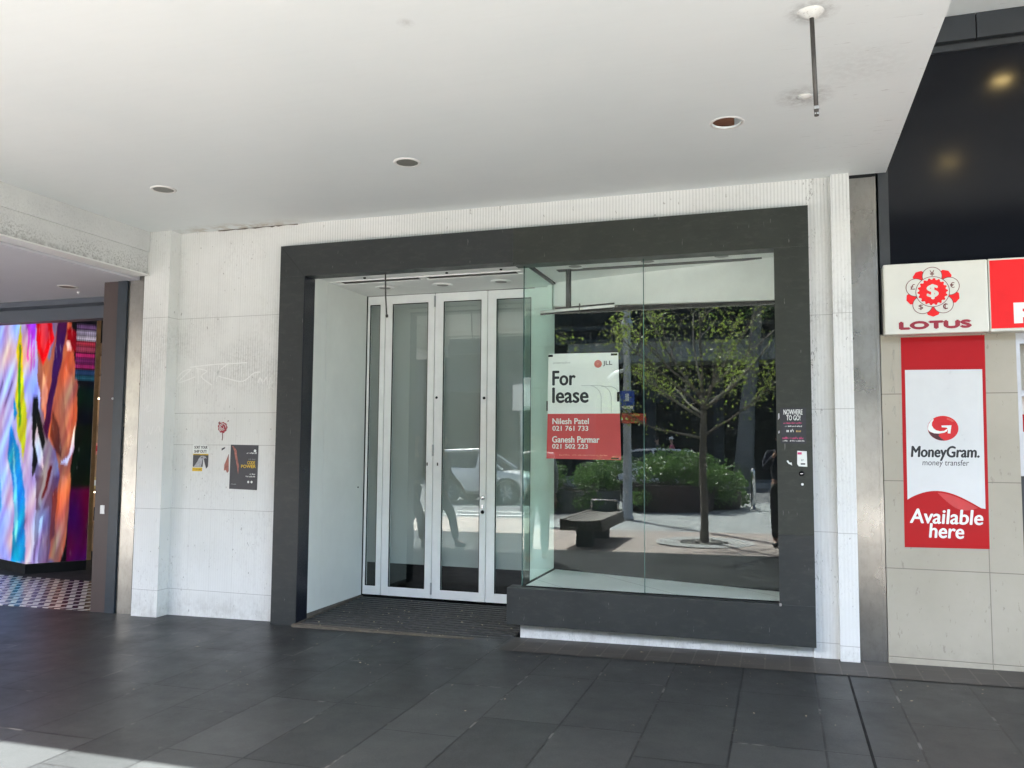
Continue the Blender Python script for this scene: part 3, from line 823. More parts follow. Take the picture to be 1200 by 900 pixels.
dashes('small_print', (-5.17, -5.02, 1.3955, 1.4025), T - .0012, 'ink', p1, 4)

p2 = thing('gig_poster', (-4.62, .1, 1.09), 'tall black event poster with yellow title pasted beside the portal frame', 'poster')
m = MB(); m.prism([(-4.772, 1.092), (-4.478, 1.086), (-4.475, 1.488), (-4.768, 1.491)], T, .1); m.build('paper', 'posterdark', p2)
m = MB(); m.prism([(-4.752, 1.48), (-4.735, 1.475), (-4.705, 1.44), (-4.70, 1.40), (-4.688, 1.35), (-4.675, 1.30), (-4.68, 1.225), (-4.695, 1.29), (-4.705, 1.335), (-4.72, 1.385), (-4.728, 1.43)], T - .001, T); m.build('figure_print', 'skinprint', p2)
text('lettering', 'CODE', (-4.585, -4.505, 1.315, 1.345), T - .0006, 'yellowink', p2, .02)
text('lettering', 'POWER', (-4.65, -4.497, 1.283, 1.310), T - .0006, 'yellowink', p2, .03)
dashes('small_print', (-4.595, -4.49, 1.41, 1.425), T - .0006, 'paperwhite', p2, 5)
dashes('small_print', (-4.60, -4.50, 1.20, 1.213), T - .0006, 'paperwhite', p2, 6)
dashes('small_print', (-4.56, -4.50, 1.222, 1.236), T - .0006, 'paperwhite', p2, 7)
dashes('small_print', (-4.575, -4.50, 1.357, 1.366), T - .0006, 'greyline', p2, 8)
m = MB(); m.prism(circ(-4.508, 1.437, .013, 14), T - .001, T); m.build('emblem', 'paperwhite', p2)
for ex in (-4.57, -4.535):
    m = MB(); m.prism(circ(ex, 1.157, .011, 12), T - .001, T); m.build('emblem', 'paperwhite', p2)
dashes('small_print', (-4.755, -4.70, 1.13, 1.142), T - .0006, 'greyline', p2, 9)

m = MB(); m.prism([(-4.815, 1.345), (-4.79, 1.405), (-4.785, 1.25), (-4.80, 1.235), (-4.815, 1.262), (-4.835, 1.255), (-4.832, 1.31)], T, .1)
o = m.build('poster_remnant', 'skinprint', label='ragged maroon scrap of a torn-off poster touching the black event poster', cat='poster', loc=(-4.81, .1, 1.24))
m = MB(); m.prism([(-4.868, 1.455), (-4.83, 1.470), (-4.835, 1.455), (-4.852, 1.445), (-4.866, 1.437)], T, .1)
o = m.build('paper_scrap', 'posterdark', label='tiny dark corner scrap stuck between the two flyers under the rose', cat='poster', loc=(-4.85, .1, 1.44))

# rose paste-up: crimson petals in a ring
rose = thing('rose_sticker', (-4.865, .1, 1.647), 'small crimson rose paste-up with dripping stem on the white wall', 'sticker')
m = MB(); rs = random.Random(11)
for r, k, s_ in ((.036, 9, .017), (.020, 6, .016), (.0, 1, .013)):
    for i in range(k):
        a = 2 * PI * i / k + r * 40; cx, cz = -4.865 + r * math.cos(a), 1.647 + r * math.sin(a)
        m.prism(circ(cx, cz, s_ * rs.uniform(.8, 1.1), 9), .0985 - (.0368 - r) * .03 - .0002 * i, .1)
m.build('petal', 'maroon', rose)
m = MB()
for r, a0 in ((.036, 0), (.024, 1.5), (.012, 3)):
    m.tube([(-4.865 + r * math.cos(a0 + t * .35), .0965, 1.647 + r * math.sin(a0 + t * .35)) for t in range(13)], .0028, 4)
m.build('petal_edge', 'paperwhite', rose)
m = MB(); m.prism([(-4.915, 1.69), (-4.90, 1.705), (-4.895, 1.69), (-4.905, 1.675)], .0985, .1); m.prism([(-4.82, 1.705), (-4.80, 1.715), (-4.805, 1.70)], .0985, .1); m.tube([(-4.865, .099, 1.60), (-4.862, .099, 1.56), (-4.866, .099, 1.53)], .004, 5); m.build('stem', 'brownline', rose)

nw = thing('black_sticker', (.085, 0, 1.53), 'square black sticker with white hand lettering on the portal jamb beside the glass', 'sticker')
T = -.0022
B('paper', 'posterdark', nw, (-.002, .173, T, 0, 1.53, 1.787))
text('lettering', 'NOWHERE', (.022, .150, 1.738, 1.775), T - .0006, 'paperwhite', nw, .01)
text('lettering', 'TO GO!', (.04, .135, 1.697, 1.733), T - .0006, 'paperwhite', nw, .01)
dashes('small_print', (.02, .152, 1.672, 1.684), T - .0006, 'pinkink', nw, 21)
dashes('small_print', (.03, .148, 1.65, 1.660), T - .0006, 'paperwhite', nw, 22)
dashes('small_print', (.04, .09, 1.612, 1.635), T - .0006, 'paperwhite', nw, 23)
dashes('small_print', (.105, .14, 1.612, 1.632), T - .0006, 'goldink', nw, 24)
dashes('small_print', (.012, .16, 1.562, 1.578), T - .0006, 'pinkink', nw, 25)
dashes('small_print', (.012, .163, 1.545, 1.555), T - .0006, 'paperwhite', nw, 26)
m = MB(); m.prism([(-.018, 1.70), (-.006, 1.715), (-.008, 1.75), (-.016, 1.745)], T, 0); m.prism([(-.016, 1.60), (-.006, 1.61), (-.01, 1.625), (-.018, 1.615)], T, 0)
m.build('paper_rag', 'greyink', label='ragged pale paper remains along the edge of the black lettered sticker', cat='sticker', loc=(-.012, 0, 1.68))
ws = thing('white_sticker', (.142, 0, 1.365), 'small white and pink sticker with a dark tab below the black sticker', 'sticker')
m = MB(); m.prism([(.108, 1.385), (.118, 1.368), (.176, 1.365), (.174, 1.475), (.11, 1.478)], T, 0); m.build('paper', 'paperwhite', ws)
B('print', 'pinkink', ws, (.112, .14, T - .0006, T, 1.452, 1.468)); B('tab', 'ink', ws, (.132, .162, T - .0006, T, 1.38, 1.39))
dashes('small_print', (.12, .168, 1.405, 1.425), T - .0006, 'greyline', ws, 31)
m = MB(); m.prism([(.036, 1.405), (.042, 1.395), (.05, 1.385), (.066, 1.378), (.074, 1.372), (.07, 1.395), (.058, 1.392), (.046, 1.41)], T, 0)
m.build('paper_fleck', 'paperwhite', label='jagged white paper fleck on the jamb beside the white sticker', cat='sticker', loc=(.055, 0, 1.37))
m = MB(); m.lathe([(.019, 0), (.019, -.004), (.014, -.008), (0, -.008)], (.137, 0, 1.316), 18, 'y'); k_ = m.build('door_switch', 'black', loc=(.137, 0, 1.316), label='round black key switch set in the portal jamb under the stickers', cat='switch')
m = MB(); m.box(.1285, .1455, -.0095, -.008, 1.313, 1.319); m.build('key_slot', 'chrome', k_)
m = MB(); m.lathe([(.009, 0), (.009, -.003), (0, -.003)], (.141, 0, 1.24), 12, 'y'); m.build('round_sticker', 'paperwhite', label='tiny round white dot sticker under the black key switch', cat='sticker', loc=(.141, 0, 1.24))
B('sill_clip', 'chrome', None, (-.03, -.014, -.012, 0, .375, .397), label='little metal clip at the lower inner corner of the frame', cat='clip', loc=(-.02, 0, .385))

# pale graffiti ghosts on tile
def tagline(name, strokes, wd, y, label, loc, mat='paperwhite'):
    m = MB()
    for st in strokes:
        # smooth polyline into a ribbon
        pts = [Vector((a, 0, b)) for a, b in st]
        fine = []
        for i in range(len(pts) - 1):
            p0, p1, p2, p3 = pts[max(i - 1, 0)], pts[i], pts[i + 1], pts[min(i + 2, len(pts) - 1)]
            for t in (0, .25, .5, .75):
                fine.append(.5 * ((2 * p1) + (-p0 + p2) * t + (2 * p0 - 5 * p1 + 4 * p2 - p3) * t * t + (-p0 + 3 * p1 - 3 * p2 + p3) * t ** 3))
        fine.append(pts[-1])
        L, Rr = [], []
        for i, p in enumerate(fine):
            d = (fine[min(i + 1, len(fine) - 1)] - fine[max(i - 1, 0)]); d = d.normalized() if d.length > 1e-6 else Vector((1, 0, 0)); n = Vector((-d.z, 0, d.x)) * wd * .5
            L.append(m.bm.verts.new((p.x + n.x, y, p.z + n.z))); Rr.append(m.bm.verts.new((p.x - n.x, y, p.z - n.z)))
        for i in range(len(L) - 1): m.bm.faces.new((L[i], L[i + 1], Rr[i + 1], Rr[i]))
    return m.build(name, mat, label=label, cat='graffiti', loc=loc)
MATS['ghost'] = plain('ghost_paint', (.80, .81, .79), .5, var=.06, vs=30, kind='geo')
tagline('graffiti_tag', [[(-5.40, 2.10), (-5.33, 2.17), (-5.24, 2.19), (-5.30, 2.14), (-5.38, 2.07), (-5.28, 2.09), (-5.19, 2.12)], [(-5.16, 2.19), (-5.15, 2.05)], [(-5.18, 2.2), (-5.06, 2.17), (-5.12, 2.12), (-5.0, 2.04)],
    [(-4.98, 2.08), (-4.97, 2.16)], [(-4.93, 2.22), (-4.95, 2.07)], [(-4.82, 2.24), (-4.95, 2.14), (-4.80, 2.09), (-4.66, 2.07), (-4.55, 2.14), (-4.48, 2.15)], [(-5.25, 2.21), (-5.0, 2.23), (-4.75, 2.235), (-4.62, 2.24)],
    [(-4.50, 2.05), (-4.48, 2.10), (-4.45, 2.04)], [(-4.44, 2.06), (-4.41, 2.10), (-4.40, 2.03)], [(-4.37, 2.10), (-4.385, 2.0), (-4.34, 2.06), (-4.375, 2.03), (-4.33, 1.99)]], .011, .0985, 'large faint white scribbled tag across the ribbed tiles above the posters', (-4.9, .1, 2.1), 'ghost')
tagline('graffiti_scrawl', [[(-5.63, 1.80), (-5.58, 1.86), (-5.60, 1.79), (-5.54, 1.81)], [(-5.62, 1.66), (-5.60, 1.58), (-5.57, 1.65), (-5.55, 1.58), (-5.52, 1.66)], [(-5.50, 1.60), (-5.46, 1.66), (-5.44, 1.60)], [(-5.60, 1.46), (-5.56, 1.51), (-5.54, 1.45)]], .009, -.0415, 'faint white scrawled letters down the front of the tiled pillar beside the arcade', (-5.55, -.04, 1.6), 'ghost')
MATS['marker'] = plain('grey_marker', (.34, .33, .28), .6, kind='geo')
tagline('marker_scrawl', [[(.745, 1.99), (.755, 2.06), (.765, 1.98), (.77, 2.03)], [(.76, 2.16), (.775, 2.2), (.77, 2.13)], [(.75, 1.90), (.765, 1.94), (.77, 1.89)], [(.755, 1.76), (.77, 1.80), (.768, 1.74)]], .005, .098, 'thin grey marker scrawl on the beige tiles beside the tall red poster', (.76, .1, 1.95), 'marker')

# ================================================================== MAIN CANOPY
cz = 3.49
can = thing('canopy', (-2.4, -2.4, cz), 'broad flat white awning roof over the footpath in front of the vacant shop', 'canopy')
hx, hy, hr = -.284, -1.174, .088
m = MB()
# soffit slab with a round hole: fan between square and circle, plus surrounding boxes
X0, X1, Y0, Y1 = -5.66, .753, -5.0, .1
sq = .2
def fanhole(m, cx, cy, r, s, z, up):
    k = 32
    inn = [m.bm.verts.new((cx + r * math.cos(2 * PI * i / k), cy + r * math.sin(2 * PI * i / k), z)) for i in range(k)]
    def onsq(a):
        c_, s_ = math.cos(a), math.sin(a); q = s / max(abs(c_), abs(s_)); return (cx + c_ * q, cy + s_ * q, z)
    out = [m.bm.verts.new(onsq(2 * PI * i / k)) for i in range(k)]
    top = [m.bm.verts.new((v.co.x, v.co.y, z + up)) for v in inn]
    for i in range(k):
        j = (i + 1) % k
        m.bm.faces.new((inn[i], inn[j], out[j], out[i])); m.bm.faces.new((inn[i], top[i], top[j], inn[j]))
fanhole(m, hx, hy, hr, sq, cz, .012)
for (a, b, c_, d) in ((X0, hx - sq, Y0, Y1), (hx + sq, X1, Y0, Y1), (hx - sq, hx + sq, Y0, hy - sq), (hx - sq, hx + sq, hy + sq, Y1)):
    m.quad((a, c_, cz), (b, c_, cz), (b, d, cz), (a, d, cz))
m.quad((X0, Y0, 4.56), (X1, Y0, 4.56), (X1, Y1, 4.56), (X0, Y1, 4.56))  # unseen roof depth, boxed in to block sky light over the canopy
m.quad((X0, Y0, cz), (X0, Y1, cz), (X0, Y1, 4.56), (X0, Y0, 4.56)); m.quad((X1, Y0, cz), (X1, Y1, cz), (X1, Y1, 4.56), (X1, Y0, 4.56)); m.quad((X0, Y0, cz), (X1, Y0, cz), (X1, Y0, 4.56), (X0, Y0, 4.56))
m.build('soffit', 'soffit', can, recalc=True)
m = MB(); m.prism_y([(-5.12, 3.42), (-5.0, 3.42), (-5.0, 4.58), (-5.12, 4.58)], -14, X1 + .01); m.build('front_fascia', 'white', can)
m = MB(); m.prism_y([(-4.74, 3.44), (-4.6, 3.488), (-4.85, 3.488), (-4.85, 3.44)], X0, X1 - .01); m.build('edge_batten', 'white', can)
B('cavity', 'void', can, (hx - .25, hx + .25, hy - .25, hy + .25, cz + .18, cz + .2))
MATS['rustwood'] = plain('cavity_timber', (.22, .085, .045), .8, var=.3, vs=8)
B('cavity_joist', 'rustwood', can, (hx - .2, hx + .035, hy - .02, hy + .2, cz + .05, cz + .12))
m = MB(); m.lathe([(.088, cz - .002), (.093, cz - .004), (.104, cz - .003), (.106, cz + .001), (.088, cz + .001)], (hx, hy, 0), 36, cap=False); m.build('hole_rim', 'white', can, smooth=True)
# left dropped beam of the canopy
B('side_beam', 'beamtile', can, (-5.80, -5.655, -5.0, -.045, 3.085, 3.4895), (-5.80, -5.64, -5.0, -.045, 3.30, 3.4893))
B('beam_lip', 'white', can, (-5.79, -5.628, -5.0, -.05, 3.07, 3.0848), bev=.004)
m = MB(); rs = random.Random(4); x = -4.98
up = []; lo = []
while x < -4.12:
    up.append((x, cz - .0005)); lo.append((x, cz - .001 - max(0, rs.gauss(.004, .004)))); x += rs.uniform(.02, .05)
m.prism(up + lo[::-1], .088, .0995); m.build('damp_gap', 'brownconc0', can)
# downlights
def downlight(x, y, z, label, mat='lens'):
    t = thing('downlight', (x, y, z), label, 'ceiling light', 'recessed downlights')
    m = MB(); m.lathe([(.076, z - .004), (.08, z - .008), (.092, z - .006), (.098, z - .001), (.098, z)], (x, y, 0), 36, cap=False); m.build('trim_ring', 'white', t, smooth=True)
    m = MB(); m.lathe([(0, z - .002), (.078, z - .003)], (x, y, 0), 36); m.build('lens', mat, t)
    return t
downlight(-4.583, -1.09, cz, 'round recessed downlight in the white awning near its grimy side beam')
downlight(-2.477, -1.10, cz, 'round recessed downlight in the white awning midway above the glass doors')
# threaded rod with plaster rose
rod = thing('threaded_rod', (.165, -2.397, cz), 'dark threaded rod hanging down from a rough plaster patch in the awning', 'rod')
m = MB(); m.tube([(.165, -2.397, cz), (.17, -2.397, 3.3), (.178, -2.396, 3.0)], .0105, 10); m.build('rod', 'rust', rod, smooth=True)
B('rod_nut', 'galv', rod, (.166, .190, -2.408, -2.384, 3.03, 3.045), bev=.003); B('rod_nut', 'galv', rod, (.168, .188, -2.406, -2.386, 3.005, 3.015), bev=.003)
m = MB(); m.lathe([(0, cz - .03), (.02, cz - .03), (.045, cz - .012), (.06, cz - .002), (.06, cz)], (.165, -2.397, 0), 18)
for v in m.bm.verts: v.co += Vector((mnoise.noise(v.co * 30) * .008, mnoise.noise(v.co * 31 + Vector((5, 0, 0))) * .008, 0))
m.build('plaster_rose', 'plinth', rod, smooth=True)
m = MB(); m.lathe([(0, cz - .014), (.012, cz - .014), (.03, cz - .006), (.045, cz)], (.16, -1.44, 0), 14); m.build('plugged_hole', 'plinth', can, smooth=True)

# ================================================================== LEFT: lower awning and arcade
zl = 3.05
lc = thing('low_canopy', (-9.8, -2.2, zl), 'lower lilac-white awning over the arcade entrance', 'canopy')
B('soffit', 'lowsoffit', lc, (-20, -5.80, -5.0, .80, zl, zl + .1))
B('roof_box', 'render', lc, (-20, -5.81, -5.0, .30, zl + .11, 4.56))
downlight(-6.74, .08, zl, 'shallow recessed downlight in the low awning above the arcade entrance')
m = MB(); m.lathe([(0, zl - .02), (.012, zl - .02), (.018, zl)], (-6.86, .33, 0), 12); m.build('sensor', 'white', lc)
arc = thing('arcade_shop', (-8, .8, 0), 'arcade shop with slate fascia, brown column and zigzag tiled entrance', 'building')
B('steel_cladding', 'steel', arc, (-5.925, -5.75, .02, .3, -.2, 3.12))
B('column_edge', 'tealcol', arc, (-6.035, -5.926, .0, .3, -.2, 3.10))
B('column', 'browncol', arc, (-6.21, -6.036, .01, .3, -.2, 3.05))
B('fascia', 'greyfascia', arc, (-14, -6.0, .80, .95, 2.855, zl - .001), (-14, -6.21, .62, .80, 2.99, zl - .001))
B('back_wall', 'void', arc, (-16, -5.7, 6.0, 6.1, -.2, 3.6), (-16, -15.9, .95, 6.0, -.2, 3.6), (-5.98, -5.9, .3, 6.0, -.2, 3.0))  # dark enclosure added to keep sky light out of the arcade
B('inner_ceiling', 'void', arc, (-16, -5.9, .95, 6.0, 3.08, 3.2))
B('upper_wall', 'render', arc, (-20, -5.70, .81, 6.1, 3.6, 9.0))  # block above the arcade, out of view, added against sky light
B('zigzag_floor', 'zig', arc, (-16, -6.1, .02, 1.42, -.2, gz(-7)))
B('dark_floor', 'void', arc, (-16, -5.98, 1.42, 6.0, -.2, gz(-7) - .004))
m = MB(); m.lathe([(0, -.01), (.011, -.008), (.011, 0)], (-6.04, .0, 1.92), 10, 'y'); m.build('column_bolt', 'galv', arc)
B('column_plate', 'galv', arc, (-6.14, -6.09, .005, .01, .83, .91))
# LED screen, two faces meeting at a corner
P0, P1, P2 = Vector((-10.4, 2.13)), Vector((-8.77, 1.568)), Vector((-8.37, 2.10))
z0, z1 = .02, 3.08
def inpoly(u, v, P):
    c = False; j = len(P) - 1
    for i in range(len(P)):
        if (P[i][1] > v) != (P[j][1] > v) and u < (P[j][0] - P[i][0]) * (v - P[i][1]) / (P[j][1] - P[i][1]) + P[i][0]: c = not c
        j = i
    return c
SHAPES = [
    ([(-60, 370), (30, 370), (40, 440), (36, 540), (44, 662), (-60, 662)], (.66, .62, .86)),
    ([(-60, 500), (-20, 520), (-10, 600), (-30, 662), (-60, 662)], (.1, .5, .8)), ([(-50, 370), (-30, 370), (-22, 480), (-40, 560), (-56, 470)], (.8, .2, .45)),
    ([(32, 400), (48, 425), (60, 375), (76, 380), (80, 410), (88, 450), (90, 490), (86, 530), (84, 580), (82, 640), (74, 662), (60, 655), (66, 600), (70, 560), (62, 530), (52, 515), (46, 500), (38, 470), (33, 440)], (.60, .27, .20)),
    ([(40, 440), (48, 460), (52, 500), (45, 498), (40, 470)], (.80, .48, .40)),
    ([(68, 430), (80, 440), (84, 480), (80, 530), (74, 500), (70, 465)], (.74, .36, .26)), ([(56, 480), (66, 505), (72, 540), (64, 535), (54, 512)], (.30, .12, .10)),
    ([(74, 560), (80, 560), (79, 625), (70, 650), (68, 620)], (.72, .34, .28)), ([(62, 580), (68, 570), (66, 630), (60, 640)], (.34, .14, .16)),
    ([(40, 600), (58, 596), (56, 662), (40, 662)], (.40, .33, .50)), ([(46, 610), (50, 606), (46, 660), (42, 660)], (.66, .60, .78)), ([(30, 560), (38, 580), (36, 662), (30, 662)], (.72, .68, .88)),
    ([(58, 375), (71, 375), (66, 420), (56, 470), (50, 520), (44, 505), (52, 450)], (.16, .05, .22)),
    ([(70, 386), (76, 384), (84, 392), (85, 414), (76, 412), (72, 402)], (.42, .02, .06)), ([(71, 402), (76, 402), (78, 412), (73, 412)], (.9, .7, .75)),
    ([(27, 376), (48, 376), (54, 397), (45, 420), (39, 432), (32, 414)], (.85, .02, .06)), ([(33, 382), (43, 380), (46, 398), (41, 416), (36, 408)], (.9, .16, .2)),
    ([(3.5, 380), (6, 380), (9, 405), (14, 450), (19, 480), (22, 500), (20, 545), (12, 520), (6, 500), (2, 480), (3, 440), (1, 410)], (.72, .72, .05)),
    ([(5, 405), (7, 405), (9, 450), (13, 500), (10, 505), (6, 460), (4, 440)], (.12, .45, .05)),
    ([(12, 378), (28, 378), (29, 432), (27, 433), (26, 400), (24.5, 400), (24.5, 437), (22.5, 437), (21.5, 395), (20, 395), (19.5, 427), (17, 424), (16, 392)], (.72, .16, .80)),
    ([(-2, 500), (7, 516), (16, 545), (24, 580), (29, 660), (8, 662), (10, 602), (3, 560), (-6, 540)], (.02, .45, .78)), ([(0, 463), (7, 490), (1, 496)], (.02, .42, .75)),
    ([(2, 520), (7, 545), (14, 590), (16, 640), (11, 620), (8, 580)], (.35, .75, .9)),
    ([(28, 470), (34, 468), (48, 520), (40, 545), (33, 560), (31, 520)], (.045, .05, .06)),
    ([(36, 500), (46, 540), (48, 555), (40, 545), (34, 520)], (.75, .72, .85)),
    ([(52, 540), (64, 540), (56, 580), (48, 600), (42, 590)], (.42, .38, .55)), ([(56, 545), (60, 548), (50, 585), (46, 588)], (.25, .05, .08)),
    ([(70, 545), (80, 540), (85, 515), (88, 500), (87, 530), (80, 548)], (.92, .85, .9)),
]
def led(u, v, rnd):
    if u > 72: base = (.035, .035, .05)
    elif v > 560: base = (.30, .22, .34)
    else: base = (.38, .34, .5)
    if u > 86 and v > 455: base = (.02, .045 + .02 * math.sin(v / 9), .05)
    if u > 84 and v > 500: base = (.03, .05, .035)
    if u > 84 and v > 575: base = (.17, .01, .16)
    col = base
    # wobble for brushy edges
    uu = u + 1.6 * mnoise.noise(Vector((u * .09, v * .05, 3))) + .7 * mnoise.noise(Vector((u * .4, v * .12, 9)))
    vv = v + 5 * mnoise.noise(Vector((u * .1, v * .04, 7)))
    for P, c in SHAPES:
        if inpoly(uu, vv, P): col = c
    # loose brush work: light and dark strokes and drifting hue inside every patch
    s1 = mnoise.noise(Vector((u * .13 + v * .04, v * .022, 1))); s2 = mnoise.noise(Vector((u * .5 - v * .07, v * .05, 5))); s3 = mnoise.noise(Vector((u * .05, v * .025, 12)))
    k = 1 + .24 * s1 + .14 * s2
    col = (col[0] * (1 + .5 * s3), col[1] * (1 + .3 * s1), col[2] * (1 - .5 * s3))
    if s2 > .62: col = tuple(c_ * .7 + .2 for c_ in col)
    if s1 < -.62: col = tuple(c_ * .6 for c_ in col)
    if 84 < u < 111 and 378 < v < 446:
        q = (v - 378) / 6.8; fr = q % 1
        if fr < .45: col = (.004, .004, .012)
        else:
            i = int(q); pal = [(.30, .2, .34), (.5, .45, .55), (.6, .55, .62), (.6, .14, .2), (.62, .2, .3), (.6, .1, .3), (.45, .12, .35), (.5, .1, .3), (.12, .2, .35), (.1, .25, .32)]
            col = pal[i % 10]; k *= .75 + .5 * ((math.sin(u * 2.1 + i) > .2))
    return tuple(1.3 * max(0, min(1.2, c_ * k)) ** 1.75 for c_ in col)
def screen_face(a, b, u0, u1, nu, nv):
    m = MB(); lay = m.bm.loops.layers.float_color.new('picture')
    n2 = Vector((-(b - a).y, (b - a).x)).normalized()
    grid = [[m.bm.verts.new((a.x + (b.x - a.x) * i / nu, a.y + (b.y - a.y) * i / nu, z0 + (z1 - z0) * j / nv)) for j in range(nv + 1)] for i in range(nu + 1)]
    for i in range(nu):
        for j in range(nv):
            f = m.bm.faces.new((grid[i][j], grid[i + 1][j], grid[i + 1][j + 1], grid[i][j + 1]))
            cc = [led(u0 + (u1 - u0) * (i + a_) / nu, 660 - (660 - 373) * (j + b_) / nv, random) for a_, b_ in ((.5, .5), (-.4, .1), (1.4, .9), (.2, 1.6), (.8, -.6))]
            c_ = [sum(q[k] for q in cc) / 5 for k in range(3)]
            for l in f.loops: l[lay] = (*c_, 1)
    # cabinet behind
    th = .12
    bk = [m.bm.verts.new(q) for q in ((a.x + n2.x * th, a.y + n2.y * th, z0), (b.x + n2.x * th, b.y + n2.y * th, z0), (b.x + n2.x * th, b.y + n2.y * th, z1), (a.x + n2.x * th, a.y + n2.y * th, z1))]
    m.bm.faces.new(bk)
    return m
scr = thing('led_screen', (-8.77, 1.568, .02), 'tall corner video screen showing a bright abstract painting in the arcade', 'screen')
screen_face(P0, P1, -60, 30, 90, 150).build('screen_face', 'led', scr, recalc=False)
screen_face(P1, P2, 30, 112, 110, 150).build('screen_face', 'led', scr, recalc=False)
for o in scr.children: o.data.materials.clear(); o.data.materials.append(MATS['led'])
m = MB(); d = (P2 - P1).normalized(); n2 = Vector((-d.y, d.x))
q0 = P2 + d * .002; q1 = P2 + d * .05
m.bm.faces.ensure_lookup_table()
wallstrip(m, (q0.x, q0.y), (q1.x, q1.y), z0, z1, .14); m.build('edge_post', 'wood', scr)
m = MB(); wallstrip(m, (P0.x, P0.y), (P1.x, P1.y), gz(-9) , z0 - .002, .1); wallstrip(m, (P1.x, P1.y), (P2.x, P2.y), gz(-9), z0 - .002, .1); m.build('base_plinth', 'void', scr)
# shelf of goods deeper in the arcade
sh = thing('display_shelf', (-9.5, 3.2, gz(-8)), 'lit wooden shelf unit with small goods just behind the video screen', 'shelf')
X0s, X1s, ys = -10.4, -8.7, 3.2
B('frame', 'wood', sh, (X0s, X1s, ys + .35, ys + .38, gz(-8), 3.0), (X1s - .03, X1s, ys, ys + .35, gz(-8), 3.0))
for z in (.35, .8, 1.3, 1.75, 2.15, 2.5, 2.8): B('shelf', 'wood', sh, (X0s, X1s - .031, ys, ys + .349, z, z + .025))
B('strip_light', 'shelflight', sh, (X0s, X1s - .04, ys + .04, ys + .07, 2.13, 2.148), (X0s, X1s - .04, ys + .04, ys + .07, .78, .798))
rs = random.Random(8)
gn = ['black', 'red', 'gold', 'navy', 'peach', 'white']
gm = ['black', 'red', 'goldink', 'navy', 'peach', 'paperwhite']
k = 0
for z, xs in ((.376, (-9.42, -9.27)), (.826, (-9.46, -9.30)), (1.326, (-9.44, -9.26)), (1.776, (-9.33,)), (2.176, (-9.38, -9.24))):
    for x in xs:
        h = rs.uniform(.16, .3)
        t = thing('boxed_goods', (x, ys + .2, z), '%s boxed goods with a %s panel on %s arcade shelf behind the video screen' % (gn[k % 6], gn[(k + 3) % 6], 'a lower' if k < 6 else 'an upper'), 'box', 'boxed goods on the arcade shelf')
        B('carton', gm[k % 6], t, (x - .06, x + .06, ys + .1, ys + .3, z, z + h), bev=.004)
        B('carton_label', gm[(k + 3) % 6], t, (x - .045, x + .045, ys + .098, ys + .0995, z + h * .3, z + h * .75)); k += 1
# ================================================================== RIGHT: money exchange shop
mx = thing('exchange_shop', (2.0, .12, 0), 'money exchange shop with beige tiles, black glossy upper panel and red signs', 'building')
B('steel_cladding', 'steel', mx, (.503, .66, .115, .3, -.2, 3.47))
B('cladding_fold', 'steel', mx, (.66, .683, .108, .3, -.2, 3.47))
B('cladding_gap', 'void', mx, (.503, .69, .16, .3, 3.47, 3.6))
B('wall', 'beige', mx, (.6875, 1.535, .1, .3, -.2, 2.31))
B('wall_base', 'beige', mx, (.686, 1.54, .094, .0998, -.2, .058))
B('mullion', 'darkbeam', mx, (.70, .768, .115, .3, 2.31, 4.33))
B('glossy_panel', 'blackgloss', mx, (.768, 4.5, .13, .3, 2.31, 4.335))
B('beam', 'darkbeam', mx, (.60, 1.352, .06, .3, 4.39, 4.57), (1.36, 4.5, .06, .3, 4.39, 4.57), (.60, 4.5, .10, .3, 4.335, 4.378))
B('beam_groove', 'void', mx, (.60, 4.5, .11, .3, 4.378, 4.39), (1.352, 1.36, .09, .3, 4.39, 4.57))
B('side_wall', 'beige', mx, (2.5, 4.5, .1, .3, -.2, 2.31)); B('upper_wall', 'render', mx, (.61, 8, .31, 6.0, 4.58, 9.0)); B('back_wall', 'void', mx, (.6, 4.6, 1.2, 1.3, -.2, 4.5))  # upper block and back wall are unseen, added to hold back sky light
# teller window at the picture's edge
B('window_frame', 'galv', mx, (1.535, 1.56, .11, .25, 1.32, 2.31), (1.56, 2.5, .11, .25, 2.22, 2.31), (1.56, 2.5, .12, .25, 1.86, 1.90), (1.56, 2.5, .11, .25, 1.32, 1.36))
B('window_panel', 'atmscreen', mx, (1.56, 2.5, .20, .24, 1.36, 1.86)); B('window_upper', 'beige', mx, (1.56, 2.5, .20, .24, 1.90, 2.22)); B('panel_print', 'red', mx, (1.575, 1.66, .197, .1995, 1.62, 1.74), (1.58, 1.64, .197, .1995, 1.42, 1.46))
B('counter_wall', 'darkbeam', mx, (1.545, 2.5, .14, .3, -.2, 1.32))
# fascia sign boxes
ls = thing('flower_sign', (1.03, 0, 2.29), 'white fascia box sign with a red currency flower emblem', 'sign')
m = MB(); m.box(.703, 1.355, -.02, .094, 2.292, 2.79, bev=.012); m.build('sign_box', 'signwhite', ls)
T = -.0216
cx, czz = 1.013, 2.582
m = MB()
for k in range(5):
    a = PI / 2 + PI / 5 + 2 * PI * k / 5
    ca, sa = math.cos(a), math.sin(a)
    def q(r, t): return (cx + r * ca - t * sa, czz + r * sa + t * ca)
    m.prism([q(.06, -.05), q(.125, -.047), q(.160, -.034), q(.174, 0), q(.160, .034), q(.125, .047), q(.06, .05)], T, -.0201)
m.build('red_petal', 'litred', ls)
m = MB(); n_ = MB()
syms = ['¥', '€', '¢', '$', '£']
for k in range(5):
    a = PI / 2 - 2 * PI * k / 5
    px, pz = cx + .110 * math.cos(a), czz + .110 * math.sin(a)
    n_.prism(circ(px, pz, .0605, 40), T - .0006, T + .0003); m.ring(.0595, .0635, T - .0014, T - .0007, (px, pz), 44)
n_.build('white_petal', 'signwhite', ls)
m.build('petal_outline', 'brownline', ls)
